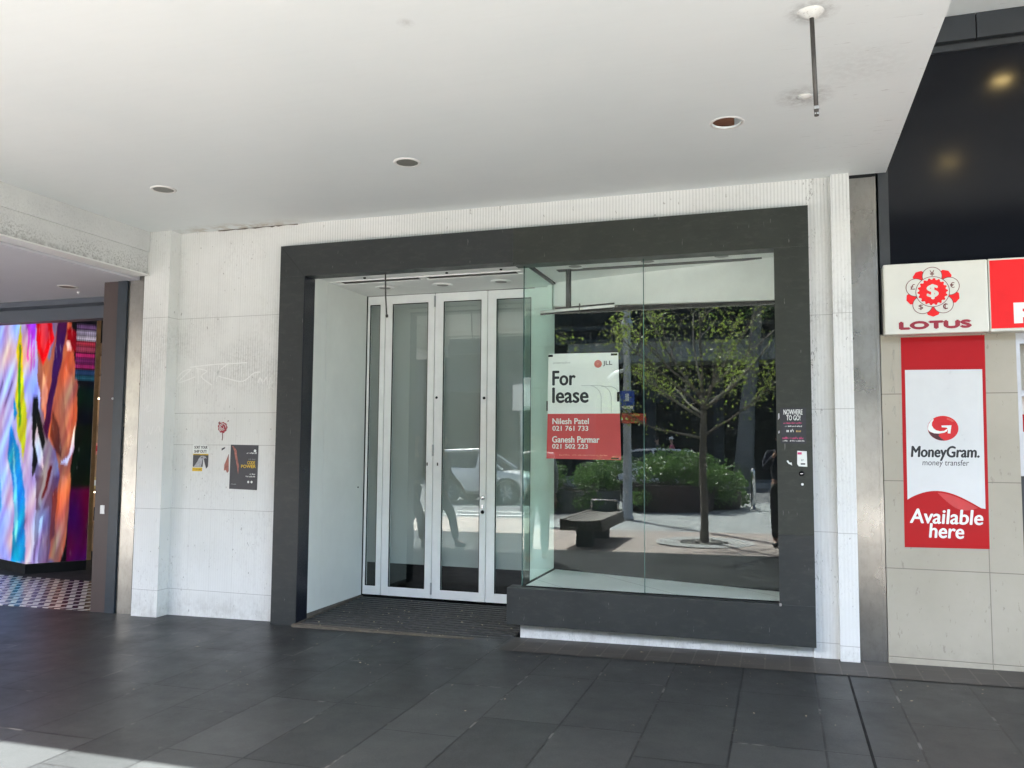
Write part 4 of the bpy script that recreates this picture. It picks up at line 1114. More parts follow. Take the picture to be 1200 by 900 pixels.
m = MB(); m.prism(circ(cx, czz, .104, 44), T - .0024, T - .0015); m.build('hub_disc', 'signwhite', ls)
m = MB(); m.ring(.103, .107, T - .0032, T - .0016, (cx, czz), 48); m.build('hub_outline', 'brownline', ls)
m = MB(); pts = []
for i in range(18):
    for f, r in ((0, .095), (.25, .095), (.5, .084), (.75, .084)):
        a = 2 * PI * (i + f) / 18; pts.append((cx + r * math.cos(a), czz + r * math.sin(a)))
m.prism(pts, T - .0034, T - .0025); m.build('cog_disc', 'litred', ls)
text('lettering', '$', (cx - .033, cx + .033, czz - .05, czz + .05), T - .0042, 'signwhite', ls, .03)
for k in range(5):
    a = PI / 2 - 2 * PI * k / 5
    px, pz = cx + .130 * math.cos(a), czz + .130 * math.sin(a)
    if syms[k] == '¢':
        B('lettering_bar', 'brownline', ls, (px - .0022, px + .0022, T - .0022, T - .0014, pz - .021, pz + .021)); syms[k] = 'c'; pz -= .0
    text('lettering', syms[k], (px - .014, px + .014, pz - .019, pz + .019), T - .0016, 'brownline', ls, .01)
text('lettering', 'LOTUS', (.803, 1.240, 2.328, 2.376), T, 'maroon', ls, .11)
rsn = thing('red_fascia_sign', (1.8, 0, 2.29), 'red fascia box sign with a large white letter beside the flower sign', 'sign')
m = MB(); m.box(1.358, 2.5, -.02, .094, 2.292, 2.79, bev=.006); m.build('sign_box', 'signwhite', rsn)
B('red_face', 'litred', rsn, (1.366, 2.49, -.022, -.0195, 2.312, 2.778))
m = MB()   # white block F
m.box(1.50, 1.553, -.0232, -.0221, 2.342, 2.482); m.box(1.553, 1.66, -.0232, -.0221, 2.440, 2.482); m.box(1.553, 1.64, -.0232, -.0221, 2.382, 2.420); m.build('lettering', 'paperwhite', rsn)
# tall transfer poster
po = thing('transfer_poster', (1.07, .1, .82), 'tall red and white money transfer poster on the beige tiled wall', 'poster')
T = .098
m = MB(); m.prism([(.808, .815), (1.332, .825), (1.347, 2.285), (.82, 2.285)], T, .0998); m.build('red_sheet', 'red', po)
T1 = T - .0008
m = MB()
arc_ = [(.834 + (1.315 - .834) * t, 1.145 - .05 * t + .085 * math.sin(PI * min(1, t * 1.05) ** .9) ) for t in [i / 20 for i in range(21)]]
m.prism([(.841, 2.053), (1.325, 2.048)] + arc_[::-1], T1, T); m.build('white_panel', 'posterwhite', po)
gx, gzz, gr = 1.071, 1.642, .096
T2 = T1 - .0006
MATS['globered'] = plain('globe_red', (.62, .02, .025), .25, var=.05)
MATS['bandred'] = plain('band_red', (.56, .03, .035), .3)
MATS['globedark'] = plain('globe_dark', (.06, .008, .012), .3)
MATS['globehot'] = plain('globe_orange', (.64, .06, .045), .3)
def squash(pts): return [(gx + (x - gx), gzz + (z - gzz) * .90) for x, z in pts]
m = MB(); m.prism(squash(circ(gx, gzz, gr, 48)), T2, T1); m.build('globe', 'globered', po)
def blob(P): return squash([(gx + x * gr, gzz + z * gr) for x, z in P])
m = MB(); m.prism(blob([(-.97, -.2), (-.8, -.33), (-.55, -.42), (-.25, -.45), (-.3, -.62), (-.1, -.82), (.1, -.97), (-.15, -.985), (-.45, -.89), (-.72, -.69), (-.9, -.42)]), T2 - .0006, T2); m.build('globe_shade', 'globedark', po)
m = MB(); m.prism(blob([(.3, .86), (.55, .74), (.75, .58), (.62, .5), (.45, .62), (.25, .72)]), T2 - .0006, T2); m.build('globe_glint', 'globehot', po)
m = MB(); m.prism(blob([(-.62, .78), (-.8, .58), (-.95, .28), (-.99, .0), (-.97, -.14), (-.85, -.28), (-.6, -.4), (-.3, -.43), (.05, -.36), (.22, -.26), (.28, -.08), (.08, -.2), (-.2, -.235), (-.45, -.16), (-.62, 0), (-.72, .22), (-.71, .45), (-.6, .68)]), T2 - .0014, T2 - .0007)
m.prism(blob([(-.1, .22), (.55, .24), (.46, -.42), (.29, -.40), (.31, -.06), (.22, -.26), (-.02, -.3), (.1, -.18), (.3, -.02), (.22, .06), (-.08, .08)]), T2 - .0022, T2 - .0015); m.build('arrow', 'paperwhite', po)
text('lettering', 'MoneyGram.', (.866, 1.288, 1.418, 1.518), T2, 'ink', po, .022, .12)
text('lettering', 'money transfer', (.935, 1.225, 1.372, 1.425), T2, 'ink', po, .0, .12)
m = MB(); ar = [(x, z - .012) for x, z in arc_]; lo = [(x, z - .004 - .075 * max(0, math.sin(PI * (t - .4) / .5)) ) for (x, z), t in zip(ar, [i / 20 for i in range(21)])]
m.prism(ar[8:19] + lo[8:19][::-1], T1, T); m.build('gloss_band', 'bandred', po)
text('lettering', 'Available', (.847, 1.297, .985, 1.083), T1, 'paperwhite', po, .02, .12)
text('lettering', 'here', (.965, 1.178, .888, .985), T1, 'paperwhite', po, .02, .12)
# high canopy with warm lamps
hc = thing('high_canopy', (3.2, -2.2, 4.57), 'higher white awning over the black panelled exchange shop', 'canopy')
B('soffit', 'soffit', hc, (.70, 30, -5.0, .3, 4.575, 4.70))
for x, y, lab in ((1.80, -1.06, 'warm lit downlight in the high awning close to the black panel'), (1.76, -3.13, 'warm lit downlight in the high awning towards the street')):
    t = thing('warm_downlight', (x, y, 4.575), lab, 'ceiling light')
    m = MB(); m.lathe([(.07, 4.566), (.09, 4.568), (.09, 4.575)], (x, y, 0), 24, cap=False); m.build('trim_ring', 'white', t)
    m = MB(); m.lathe([(0, 4.565), (.07, 4.567)], (x, y, 0), 24); m.build('lamp_disc', 'warmlamp', t)

# ================================================================== ACROSS THE FOOTPATH (seen in the glass)
def leaves(n, centre_fn, size, rs, squash_=1.0):
    m = MB(); add = m.bm.verts.new
    for i in range(n):
        c = centre_fn(rs)
        if c is None: continue
        d = Vector((rs.gauss(0, 1), rs.gauss(0, 1), rs.gauss(0, 1))).normalized(); e = d.orthogonal().normalized(); f_ = d.cross(e)
        a = rs.uniform(0, 6.28); u = e * math.cos(a) + f_ * math.sin(a); v = d.cross(u)
        s_ = size * rs.uniform(.6, 1.35)
        pts = [c - u * s_ * .5, c + v * s_ * .32 + d * s_ * .1, c + u * s_ * .5, c - v * s_ * .32 + d * s_ * .08]
        m.bm.faces.new([add(q) for q in pts])
    return m
# ---- street tree
def street_tree(x, y, z, rs, h, label):
    t = thing('street_tree', (x, y, z), label, 'tree')
    m = MB(); tips = []
    def limb(p, d, L, r, depth):
        pts = [p]; rad = [r]; q = p.copy(); dd = d.copy(); k = 5
        for i in range(k):
            dd = (dd + Vector((rs.gauss(0, .07), rs.gauss(0, .07), rs.gauss(0, .05) + .03))).normalized()
            q = q + dd * (L / k); pts.append(q.copy()); rad.append(max(.0035, r * (1 - .6 * (i + 1) / k)))
            if depth >= 1: tips.append((q.copy(), dd.copy()))
        m.tube(pts, rad, 7 if r > .015 else 5)
        if depth < 3:
            for j in range(rs.choice((2, 3, 3)) if depth else 0):
                i = rs.randrange(2, k + 1); nd = (dd + Vector((rs.gauss(0, .55), rs.gauss(0, .55), rs.gauss(.1, .35)))).normalized()
                limb(pts[i], nd, L * rs.uniform(.45, .7), rad[i] * .75, depth + 1)
    base = Vector((x, y, z))
    trunk = [base + Vector((.01 * math.sin(i * .9), .01 * math.cos(i), h * i / 10)) for i in range(11)]
    m.tube(trunk, [.078, .064, .06, .058, .057, .056, .055, .054, .05, .045, .04], 12)
    for i, (az, el, L, zf) in enumerate([(3.0, .25, 1.1, .70), (.35, .55, 1.3, .72), (3.6, .5, 1.5, .84), (5.5, .6, 1.5, .88), (.1, .45, 1.5, .9), (2.4, .55, 1.6, .92), (3.3, .9, 1.8, .96), (.5, .9, 1.9, .97), (1.5, 1.2, 2.0, 1), (4.6, .95, 1.7, 1), (5.9, .75, 1.8, .99), (2.9, .7, 1.7, 1.0), (1.2, .6, 1.4, .9), (4.2, .4, 1.3, .86)]):
        d = Vector((math.cos(az) * math.cos(el), math.sin(az) * math.cos(el), math.sin(el)))
        limb(base + Vector((0, 0, h * zf)), d, L * rs.uniform(.9, 1.1), .023, 1)
    m.build('trunk', 'bark', t, smooth=True)
    def cf(rs):
        p, d = rs.choice(tips); return p + Vector((rs.gauss(0, .10), rs.gauss(0, .10), rs.gauss(-.02, .08)))
    leaves(4000, cf, .050, rs).build('crown', 'leaf', t, recalc=False)
    return t
street_tree(-1.18, -7.05, gz(-1.18), random.Random(21), 2.35, 'young street tree with sparse bright spring leaves in a round grate')
gr_ = thing('tree_grate', (-1.18, -7.05, gz(-1.18)), 'round pale metal grate with slots set around the street tree trunk', 'tree grate')
m = MB(); z = gz(-1.18)
for r0, r1 in ((.40, .46), (.48, .53), (.55, .60), (.62, .67), (.69, .76)):
    k = 48; a = []
    for r, zz in ((r0, z - .01), (r0, z + .018), (r1, z + .018), (r1, z - .01)):
        a.append([m.bm.verts.new((-1.18 + r * math.cos(2 * PI * i / k), -7.05 + r * math.sin(2 * PI * i / k), zz)) for i in range(k)])
    for q in range(4):
        for i in range(k): m.bm.faces.new((a[q][i], a[q][(i + 1) % k], a[(q + 1) % 4][(i + 1) % k], a[(q + 1) % 4][i]))
m.build('grate_ring', 'kerb', gr_)
m = MB(); m.lathe([(0, z + .006), (.46, z + .006)], (-1.18, -7.05, 0), 30); m.build('tree_pit', 'soil', gr_)
m = MB(); m.lathe([(.46, z + .004), (.76, z + .004)], (-1.18, -7.05, 0), 40, cap=False); 
m.build('grate_tray', 'darkconc', gr_)
m = MB(); rs = random.Random(2)
for i in range(160):
    a, r = rs.uniform(0, 6.28), rs.uniform(.08, .4); s_ = rs.uniform(.008, .02); px, py = -1.18 + r * math.cos(a), -7.05 + r * math.sin(a)
    m.box(px - s_, px + s_, py - s_, py + s_ * .7, z + .004, z + .006 + s_)
m.build('pebbles', 'gravel', kind='stuff', label='pale pebbles in the tree pit at the foot of the street tree', cat='pebbles')
# ---- bench
zb = gz(-2.9)
be = thing('timber_bench', (-2.9, -6.75, zb), 'backless dark timber bench with a dished slatted top and steel end rail', 'bench')
for yy in (-6.2, -7.4): B('leg', 'darkconc', be, (-3.03, -2.78, yy - .1, yy + .1, zb, zb + .27), bev=.008)
m = MB(); N = 9
for i in range(N):
    x0 = -3.235 + i * .0735; u = (i + .5) / N * 2 - 1; dz = .035 * u * u
    m.box(x0, x0 + .056, -7.75, -5.88, zb + .30 + dz, zb + .405 + dz, bev=.004)
m.build('slat', 'timber', be)
B('apron', 'timber', be, (-3.235, -3.2, -7.74, -5.9, zb + .255, zb + .33), (-2.61, -2.575, -7.74, -5.9, zb + .255, zb + .33), (-3.2, -2.61, -5.93, -5.9, zb + .255, zb + .30), (-3.2, -2.61, -7.74, -7.71, zb + .255, zb + .30))
m = MB(); m.tube([(-3.12, -7.6, zb + .40), (-3.12, -7.6, zb + .60), (-3.10, -7.6, zb + .62), (-2.68, -7.6, zb + .62), (-2.66, -7.6, zb + .60), (-2.66, -7.6, zb + .40)], .012, 8); m.build('end_rail', 'chrome', be, smooth=True)
# ---- planters with shrubs
def planter(x, y, rx, ry, h, mat, label, label_s, nleaf, hs, seed, over=.25):
    z = gz(x); rs = random.Random(seed)
    t = thing('planter', (x, y, z), label, 'planter')
    m = MB(); k = 36
    rings = []
    for sx, zz in ((.94, z), (1, z + h), (.93, z + h), (.90, z + h - .06)):
        rings.append([m.bm.verts.new((x + rx * sx * math.cos(2 * PI * i / k), y + ry * sx * math.sin(2 * PI * i / k), zz)) for i in range(k)])
    for a, b in zip(rings, rings[1:]):
        for i in range(k): m.bm.faces.new((a[i], a[(i + 1) % k], b[(i + 1) % k], b[i]))
    m.bm.faces.new(rings[0][::-1]); m.build('tub', mat, t)
    m = MB(); m.bm.faces.new([m.bm.verts.new((x + rx * .92 * math.cos(2 * PI * i / k), y + ry * .92 * math.sin(2 * PI * i / k), z + h - .05)) for i in range(k)]); m.build('soil', 'soil', t)
    s_ = thing('shrub', (x, y, z + h - .05), label_s, 'shrub')
    m = MB()
    cl = []
    for i in range(26):
        a, r = rs.uniform(0, 6.28), math.sqrt(rs.random()) * .9
        top = Vector((x + rx * r * math.cos(a) * (1 + over), y + ry * r * math.sin(a) * (1 + over), z + h + hs * rs.uniform(.35, .95) * (1 - .45 * r * r)))
        bot = Vector((x + rx * r * .5 * math.cos(a), y + ry * r * .5 * math.sin(a), z + h - .05))
        m.tube([bot, (bot + top) / 2 + Vector((rs.gauss(0, .04), rs.gauss(0, .04), 0)), top], [.016, .011, .005], 5)
        cl.append((top, rs.uniform(.17, .32)))
        if r > .6 and rs.random() < .6: cl.append((top + Vector((.1 * math.cos(a), .1 * math.sin(a), -hs * .45 - .15)), rs.uniform(.16, .28)))
    m.build('stem', 'bark', s_)
    def cf(rs):
        c, r = rs.choice(cl); d = Vector((rs.gauss(0, 1), rs.gauss(0, 1), rs.gauss(0, .8))).normalized()
        return c + d * r * rs.random() ** .4
    leaves(nleaf, cf, .085, rs).build('foliage', 'bushleaf', s_, recalc=False)
    return t
planter(-4.55, -13.4, .85, .75, .5, 'planterg', 'grey round planter tub under a dense glossy shrub', 'dense glossy dark shrub spilling over the grey planter', 4200, .75, 31, .35)
planter(-2.65, -13.9, 1.15, .85, .62, 'planter', 'wide rust brown planter tub between the grey tub and the bollard', 'broad bright topped shrub with long shoots in the rust brown planter', 5600, .85, 32, .2)
planter(-1.55, -14.9, .6, .6, .45, 'planter', 'small rust brown planter tub set back beside the bollard', 'low dark shrub trailing to the paving from the small brown planter', 2600, .6, 33, .5)
# ---- bollard
bo = thing('bollard', (-.66, -14.5, gz(-.66)), 'slim stainless steel bollard with a rounded cap near the kerb', 'bollard')
m = MB(); z = gz(-.66); m.lathe([(.055, z), (.055, z + .93), (.045, z + .965), (.02, z + .985), (0, z + .99)], (-.66, -14.5, 0), 18); m.build('post', 'chrome', bo, smooth=True)
m = MB(); m.lathe([(.085, z), (.085, z + .012), (.056, z + .014)], (-.66, -14.5, 0), 18, cap=False); m.build('base_ring', 'galv', bo)
# ---- thin post left of the planters
# ---- lamp post with signs
lx, ly = -3.1, -11.0; z = gz(lx)
la = thing('lamp_post', (lx, ly, z), 'pale grey lamp post with a ball collar, bracket and two small sign plates', 'lamp post')
m = MB(); m.lathe([(.14, z), (.14, z + .05), (.11, z + .1), (.085, z + 1.6), (.08, z + 4.2), (.078, z + 6.2), (.05, z + 6.3)], (lx, ly, 0), 18)
m.lathe([(.08, z + 4.02), (.12, z + 4.10), (.12, z + 4.18), (.08, z + 4.26)], (lx, ly, 0), 18); m.build('pole', 'galv', la, smooth=True)
m = MB(); m.tube([(lx, ly, z + 3.2), (lx - .25, ly + .05, z + 3.1), (lx - .4, ly + .08, z + 2.98)], [.035, .04, .05], 10); m.build('camera_bracket', 'white', la, smooth=True)
m = MB(); m.tube([(lx, ly, z + 6.1), (lx + .4, ly - .6, z + 6.6), (lx + .8, ly - 1.4, z + 6.75)], [.06, .05, .04], 10); m.build('arm', 'white', la, smooth=True)
m = MB(); m.box(lx + .65, lx + .98, ly - 2.0, ly - 1.35, z + 6.66, z + 6.8, bev=.04); m.build('lamp_head', 'galv', la)
B('blue_plate', 'blueplate', la, (lx - .13, lx + .17, ly + .106, ly + .112, z + 2.32, z + 2.72)); B('plate_print', 'paperwhite', la, (lx - .10, lx + .14, ly + .112, ly + .1135, z + 2.34, z + 2.40), (lx - .02, lx + .06, ly + .112, ly + .1135, z + 2.5, z + 2.66))
B('red_plate', 'orangered', la, (lx - .10, lx + .42, ly + .115, ly + .121, z + 2.03, z + 2.24)); B('plate_edge', 'peach', la, (lx - .08, lx + .40, ly + .121, ly + .1225, z + 2.05, z + 2.062), (lx - .08, lx + .40, ly + .121, ly + .1225, z + 2.208, z + 2.22))
m = MB(); m.tube([(-5.35, -10.6, gz(-5.35)), (-5.35, -10.6, 3.0)], .03, 10); pp = thing('sign_post', (-5.35, -10.6, gz(-5.35)), 'grey parking sign post with a blank backed plate by the side road', 'sign post'); m.build('post', 'galv', pp, smooth=True); B('plate', 'white', pp, (-5.58, -5.12, -10.57, -10.565, 2.35, 2.98))
# ---- pale leaning trunk across the road
pt = thing('pale_trunk_tree', (-1.4, -27.9, .12), 'tall tree with a thick pale leaning trunk across the road', 'tree')
m = MB(); m.tube([(-1.42, -27.9, .1), (-1.38, -27.9, 1.2), (-1.25, -27.9, 3.2), (-1.0, -27.9, 5.2), (-.8, -27.8, 7.2), (-.7, -27.7, 8.4)], [.48, .36, .29, .24, .2, .16], 16)
rs = random.Random(9); tp = []
for i in range(9):
    a = i * .7; d = Vector((math.cos(a), math.sin(a), .5 + .3 * rs.random())); p0 = Vector((-.8, -27.8, 7.2 + rs.uniform(-.6, 1.0))); pts = [p0 + d * t + Vector((0, 0, .1 * t * t)) for t in (0, .8, 1.6, 2.4)]
    m.tube(pts, [.09, .06, .045, .02], 6); tp += pts[1:]
m.build('trunk', 'palebark', pt, smooth=True)
leaves(5000, lambda r: r.choice(tp) + Vector((r.gauss(0, .5), r.gauss(0, .5), r.gauss(0, .4))), .16, rs).build('crown', 'bushleaf', pt, recalc=False)
# ---- building opposite
op = thing('office_building', (-4, -31, 0), 'dark glazed office building with a pale concrete awning band across the street', 'building')
B('wall', 'render2', op, (-34, 24, -40, -31.4, -.2, 5.0), (-34, 24, -40, -31.25, 5.0, 12.5))
B('awning_band', 'render', op, (-9.0, 24, -31.2, -29.2, 5.15, 6.05)); B('awning_lip', 'mullion', op, (-9.05, 24.05, -31.25, -29.1, 6.05, 6.2)); B('awning_band', 'mullion', op, (-34, -9.6, -31.2, -30.0, 4.2, 4.9))
for x in (-30, -26, -22, -18, -14.5, -11, -8.4, -5.6, -2.6, .4, 3.4, 6.4, 9.4, 13): B('column', 'mullion', op, (x - .22, x + .22, -31.4, -31.0, .1, 5.1))
for x0 in range(-33, 22, 3):
    for zz in (7.2, 9.9): B('window', 'facadeglass', op, (x0 + .25, x0 + 2.75, -31.25, -31.15, zz, zz + 1.9))
    B('shop_window', 'facadeglass', op, (x0 + .3, x0 + 2.7, -31.45, -31.35, .5, 4.2))
B('spandrel', 'mullion', op, (-34, 24, -31.2, -31.1, 6.9, 7.1), (-34, 24, -31.2, -31.1, 9.5, 9.75), (-34, -9.5, -31.2, -30.6, 6.2, 6.6))
B('shop_sign', 'mullion', op, (-5.4, -2.8, -31.1, -31.0, 3.5, 4.1))
sd = thing('corner_building', (-48, -6, 0), 'grey rendered building across the side road', 'building')
B('wall', 'render', sd, (-60, -46, -40, 10, -.2, 10)); 
for y0 in range(-38, 8, 4):
    for zz in (.8, 4.4, 7.4): B('window', 'facadeglass', sd, (-46.0, -45.9, y0, y0 + 2.6, zz, zz + 2.1))
# ---- cars
def car(name, loc, label, group):
    L, W, H = 4.2, 1.74, 1.55
    t = thing(name, (0, 0, 0), label, 'car', group)
    # body: loft of cross sections along x (nose at +x)
    st = [(-2.1, .42, .62, .80, .30), (-2.02, .30, .80, .98, .42), (-1.6, .24, .86, 1.0, .5), (-.7, .22, .87, .98, .5), (.5, .22, .87, .96, .5), (1.1, .24, .86, .93, .5), (1.7, .26, .82, .84, .46), (2.0, .30, .74, .70, .4), (2.1, .40, .60, .58, .3)]
    m = MB(); rings = []
    for x, zlo, hw, zt, _ in st:
        zm = (zlo + zt) / 2
        P = [(-hw * .82, zlo), (hw * .82, zlo), (hw, zlo + .12), (hw * 1.0, zm + .05), (hw * .93, zt), (-hw * .93, zt), (-hw * 1.0, zm + .05), (-hw, zlo + .12)]
        rings.append([m.bm.verts.new((x, a, b)) for a, b in P])
    for a, b in zip(rings, rings[1:]):
        for i in range(8): m.bm.faces.new((a[i], a[(i + 1) % 8], b[(i + 1) % 8], b[i]))
    m.bm.faces.new(rings[0][::-1]); m.bm.faces.new(rings[-1])
    bmesh.ops.recalc_face_normals(m.bm, faces=m.bm.faces[:])
    bmesh.ops.bevel(m.bm, geom=[e for e in m.bm.edges], offset=.03, segments=2, affect='EDGES', profile=.6)
    body = m.build('body', 'carpaint', t, smooth=True)
    # cabin (glass house) and roof
    m = MB(); lo = [(-1.85, .80), (-.6, .80), (.55, .80), (1.12, .76)]
    G = [(-1.95, .94, .78), (-1.62, 1.42, .62), (-.4, 1.50, .64), (.35, 1.44, .62), (1.15, .92, .74)]
    prof = [(-1.95, .94), (-1.62, 1.43), (-.4, 1.50), (.38, 1.45), (1.18, .92)]
    A = [m.bm.verts.new((x, (.78 if z_ < 1 else .63), z_)) for x, z_ in prof]; Bv = [m.bm.verts.new((x, -(.78 if z_ < 1 else .63), z_)) for x, z_ in prof]
    m.bm.faces.new(A); m.bm.faces.new(Bv[::-1])
    for i in range(5): m.bm.faces.new((A[i], Bv[i], Bv[(i + 1) % 5], A[(i + 1) % 5]))
    m.build('window', 'carglass', t)
    m = MB(); rr = []
    for x, z_ in ((-1.72, 1.44), (-1.5, 1.50), (-.4, 1.545), (.3, 1.50), (.46, 1.45)):
        rr.append([m.bm.verts.new((x, y_, z_ - (.035 if abs(y_) > .6 else 0) - (.0 if i_ < 5 else .06))) for i_, y_ in enumerate((-.68, -.45, 0, .45, .68, .64, -.64))])
    for a, b in zip(rr, rr[1:]):
        for i in range(7): m.bm.faces.new((a[i], a[(i + 1) % 7], b[(i + 1) % 7], b[i]))
    m.bm.faces.new(rr[0][::-1]); m.bm.faces.new(rr[-1]); m.build('roof', 'carpaint', t, smooth=True)
    m = MB()
    for s_ in (-1, 1):
        for (x0, z0_), (x1, z1_), wd in (((.42, 1.46), (1.16, .95), .035), ((-.35, 1.5), (-.42, .94), .05), ((-1.6, 1.44), (-1.92, .95), .09)):
            m.tube([(x0, s_ * .655, z0_), (x1, s_ * .79, z1_)], wd, 6)
    m.build('pillar_trim', 'carpaint', t)
    for sx in (-1.28, 1.30):
        for s_ in (-1, 1):
            m = MB(); m.lathe([(.20, -.10), (.305, -.10), (.325, -.06), (.325, .06), (.305, .10), (.20, .10)], (sx, s_ * .80, .325), 28, 'y'); wh = m.build('tyre', 'tyre', t)
            m = MB(); m.lathe([(0, s_ * .105), (.05, s_ * .11), (.06, s_ * .085)], (sx, s_ * .80, .325), 16, 'y')
            for k in range(7):
                a = 2 * PI * k / 7; c_, s2 = math.cos(a), math.sin(a)
                m.tube([(sx + .05 * c_, s_ * .89, .325 + .05 * s2), (sx + .2 * c_, s_ * .885, .325 + .2 * s2)], [.022, .03], 6)
            m.ring(.18, .215, s_ * .80 + s_ * .06, s_ * .80 + s_ * .095, (sx, .325), 28); m.build('rim', 'rim', wh)
            m = MB(); m.ring(.335, .40, s_ * .845, s_ * .884, (sx, .335), 24); m.build('wheel_arch', 'tyre', t)
    for s_ in (-1, 1):
        B('headlight', 'lamp', t, (1.93, 2.09, s_ * .62 - .1, s_ * .62 + .1, .60, .72), bev=.03); B('tail_light', 'taillamp', t, (-2.09, -1.99, s_ * .68 - .09, s_ * .68 + .09, .72, .92), bev=.02)
        B('mirror', 'carpaint', t, (.62, .78, s_ * .93 - .09, s_ * .93 + .09, .94, 1.07), bev=.03)
        for x in (.12, -.85): B('door_handle', 'carpaint', t, (x - .1, x + .06, s_ * .885 - .014, s_ * .885 + .014, .80, .83), bev=.008)
        B('side_skirt', 'tyre', t, (-.9, .92, s_ * .76 - .1, s_ * .76 + .1, .18, .26))
    B('bumper_grille', 'tyre', t, (2.06, 2.115, -.4, .4, .36, .5), bev=.01)
    t.location = loc
    return t
c1 = car('parked_car', (-7.72, -14.0, gz(-7.7) - .01), 'white hatchback parked side on beside the road markings of the side road', 'white cars by the road')
c2 = dup(c1, (-4.9, -25.2, gz(-3) - .05), PI, 'white car half hidden behind the planters on the road')
# ---- people
def person(loc, rz, label, J, outfit, face=True, scale=1.0, hat=None):
    """J: joints in a local frame, the person facing +y; a continuous skin body with clothes as children"""
    t = thing('person', (0, 0, 0), label, 'person')
    def skinned(name, chains, mat, sub=1, parent=t):
        vs, es, rad, idx = [], [], [], {}
        for ch in chains:
            prev = None
            for key, p, r in ch:
                if key not in idx: idx[key] = len(vs); vs.append(p); rad.append(r)
                if prev is not None: es.append((prev, idx[key]))
                prev = idx[key]
        me = bpy.data.meshes.new(name); me.from_pydata([tuple(v) for v in vs], es, [])
        o = bpy.data.objects.new(name, me); C.objects.link(o)
        sm = o.modifiers.new('s', 'SKIN'); sm.use_smooth_shade = True
        for i, sv in enumerate(me.skin_vertices[0].data):
            r = rad[i]; sv.radius = r if isinstance(r, tuple) else (r, r); sv.use_root = (i == 0)
        ss = o.modifiers.new('u', 'SUBSURF'); ss.levels = sub; ss.render_levels = sub
        dg = bpy.context.evaluated_depsgraph_get()
        nm = bpy.data.meshes.new_from_object(o.evaluated_get(dg)); bpy.data.objects.remove(o)
        nm.materials.clear(); nm.materials.append(MATS[mat])
        for p_ in nm.polygons: p_.use_smooth = True
        o = bpy.data.objects.new(name, nm); C.objects.link(o); o.parent = parent
        return o
    V = Vector
    P = {k: V(v) for k, v in J.items()}
    body = [[('pelvis', P['pelvis'], (.12, .09)), ('waist', P['waist'], (.12, .085)), ('chest', P['chest'], (.15, .10)), ('neckb', P['neck'], .055), ('neck', P['neck'] + V((0, .01, .06)), .05), ('head', P['head'], (.072, .09)), ('crown', P['head'] + V((0, -.005, .085)), (.066, .08))]]
    for s_ in 'LR':
        body.append([('chest', P['chest'], .13), ('sh' + s_, P['sh' + s_], .05), ('el' + s_, P['el' + s_], .038), ('wr' + s_, P['wr' + s_], .026), ('pm' + s_, P['hd' + s_], (.036, .016))])
        fd = (P['hd' + s_] - P['wr' + s_]).normalized(); side = fd.cross(V((0, 0, 1)) if abs(fd.z) < .9 else V((0, 1, 0))).normalized(); cur = V(J.get('curl' + s_, (0, .3, 0)))
        for k, (off, ln) in enumerate(((-.028, .062), (-.010, .074), (.010, .07), (.028, .055))):
            b = P['hd' + s_] + side * off + fd * .03
            body.append([('pm' + s_, P['hd' + s_], .02), ('f%d%s' % (k, s_), b, .0095), ('g%d%s' % (k, s_), b + (fd + cur * .4).normalized() * ln * .5, .0085), ('h%d%s' % (k, s_), b + (fd + cur * .4).normalized() * ln * .5 + (fd + cur * 1.4).normalized() * ln * .5, .0075)])
        b = P['hd' + s_] - side * .035 - fd * .01
        body.append([('pm' + s_, P['hd' + s_], .02), ('t0' + s_, b, .011), ('t1' + s_, b - side * .02 + fd * .035, .009)])
        body.append([('pelvis', P['pelvis'], .1), ('hp' + s_, P['hp' + s_], .085), ('kn' + s_, P['kn' + s_], .055), ('an' + s_, P['an' + s_], .04), ('to' + s_, P['an' + s_] + V((J.get('toe' + s_, (0, .14, -.04)))), (.03, .025))])
    skinned('body', body, 'skin', 1)
    top, legs, shoes = outfit[:3]
    skinned('jacket', [[('w', P['waist'] + V((0, 0, -.12)), (.165, .125)), ('m', P['waist'], (.16, .12)), ('c', P['chest'], (.19, .13)), ('n', P['neck'] + V((0, 0, -.01)), (.07, .065))]] +
            [[('c', P['chest'], .15), ('s' + s_, P['sh' + s_], .072), ('e' + s_, P['el' + s_], .056), ('r' + s_, P['wr' + s_] + (P['el' + s_] - P['wr' + s_]) * .08, .042)] for s_ in 'LR'], top, 2)
    skinned('trousers', [[('p', P['pelvis'] + V((0, 0, .06)), (.145, .115)), ('q', P['pelvis'] + V((0, 0, -.03)), (.14, .11))]] +
            [[('q', P['pelvis'] + V((0, 0, -.03)), .13), ('h' + s_, P['hp' + s_] + V((0, 0, -.08)), .10), ('k' + s_, P['kn' + s_], .073), ('a' + s_, P['an' + s_] + V((0, 0, .03)), .058)] for s_ in 'LR'], legs, 2)
    for s_ in 'LR':
        tv = V(J.get('toe' + s_, (0, .14, -.04)))
        a = P['an' + s_]; skinned('shoe', [[('a', a + V((0, -.03, -.03)), .046), ('b', a + tv * .5 + V((0, 0, -.02)), .045), ('c', a + tv * 1.1 + V((0, 0, -.0)), (.042, .03))]], shoes, 2)
    h = P['head']
    skinned('hair', [[('a', h + V((0, -.035, .02)), (.076, .07)), ('b', h + V((0, -.02, .075)), (.078, .086)), ('c', h + V((0, .01, .115)), (.06, .07))]], outfit[3], 2)
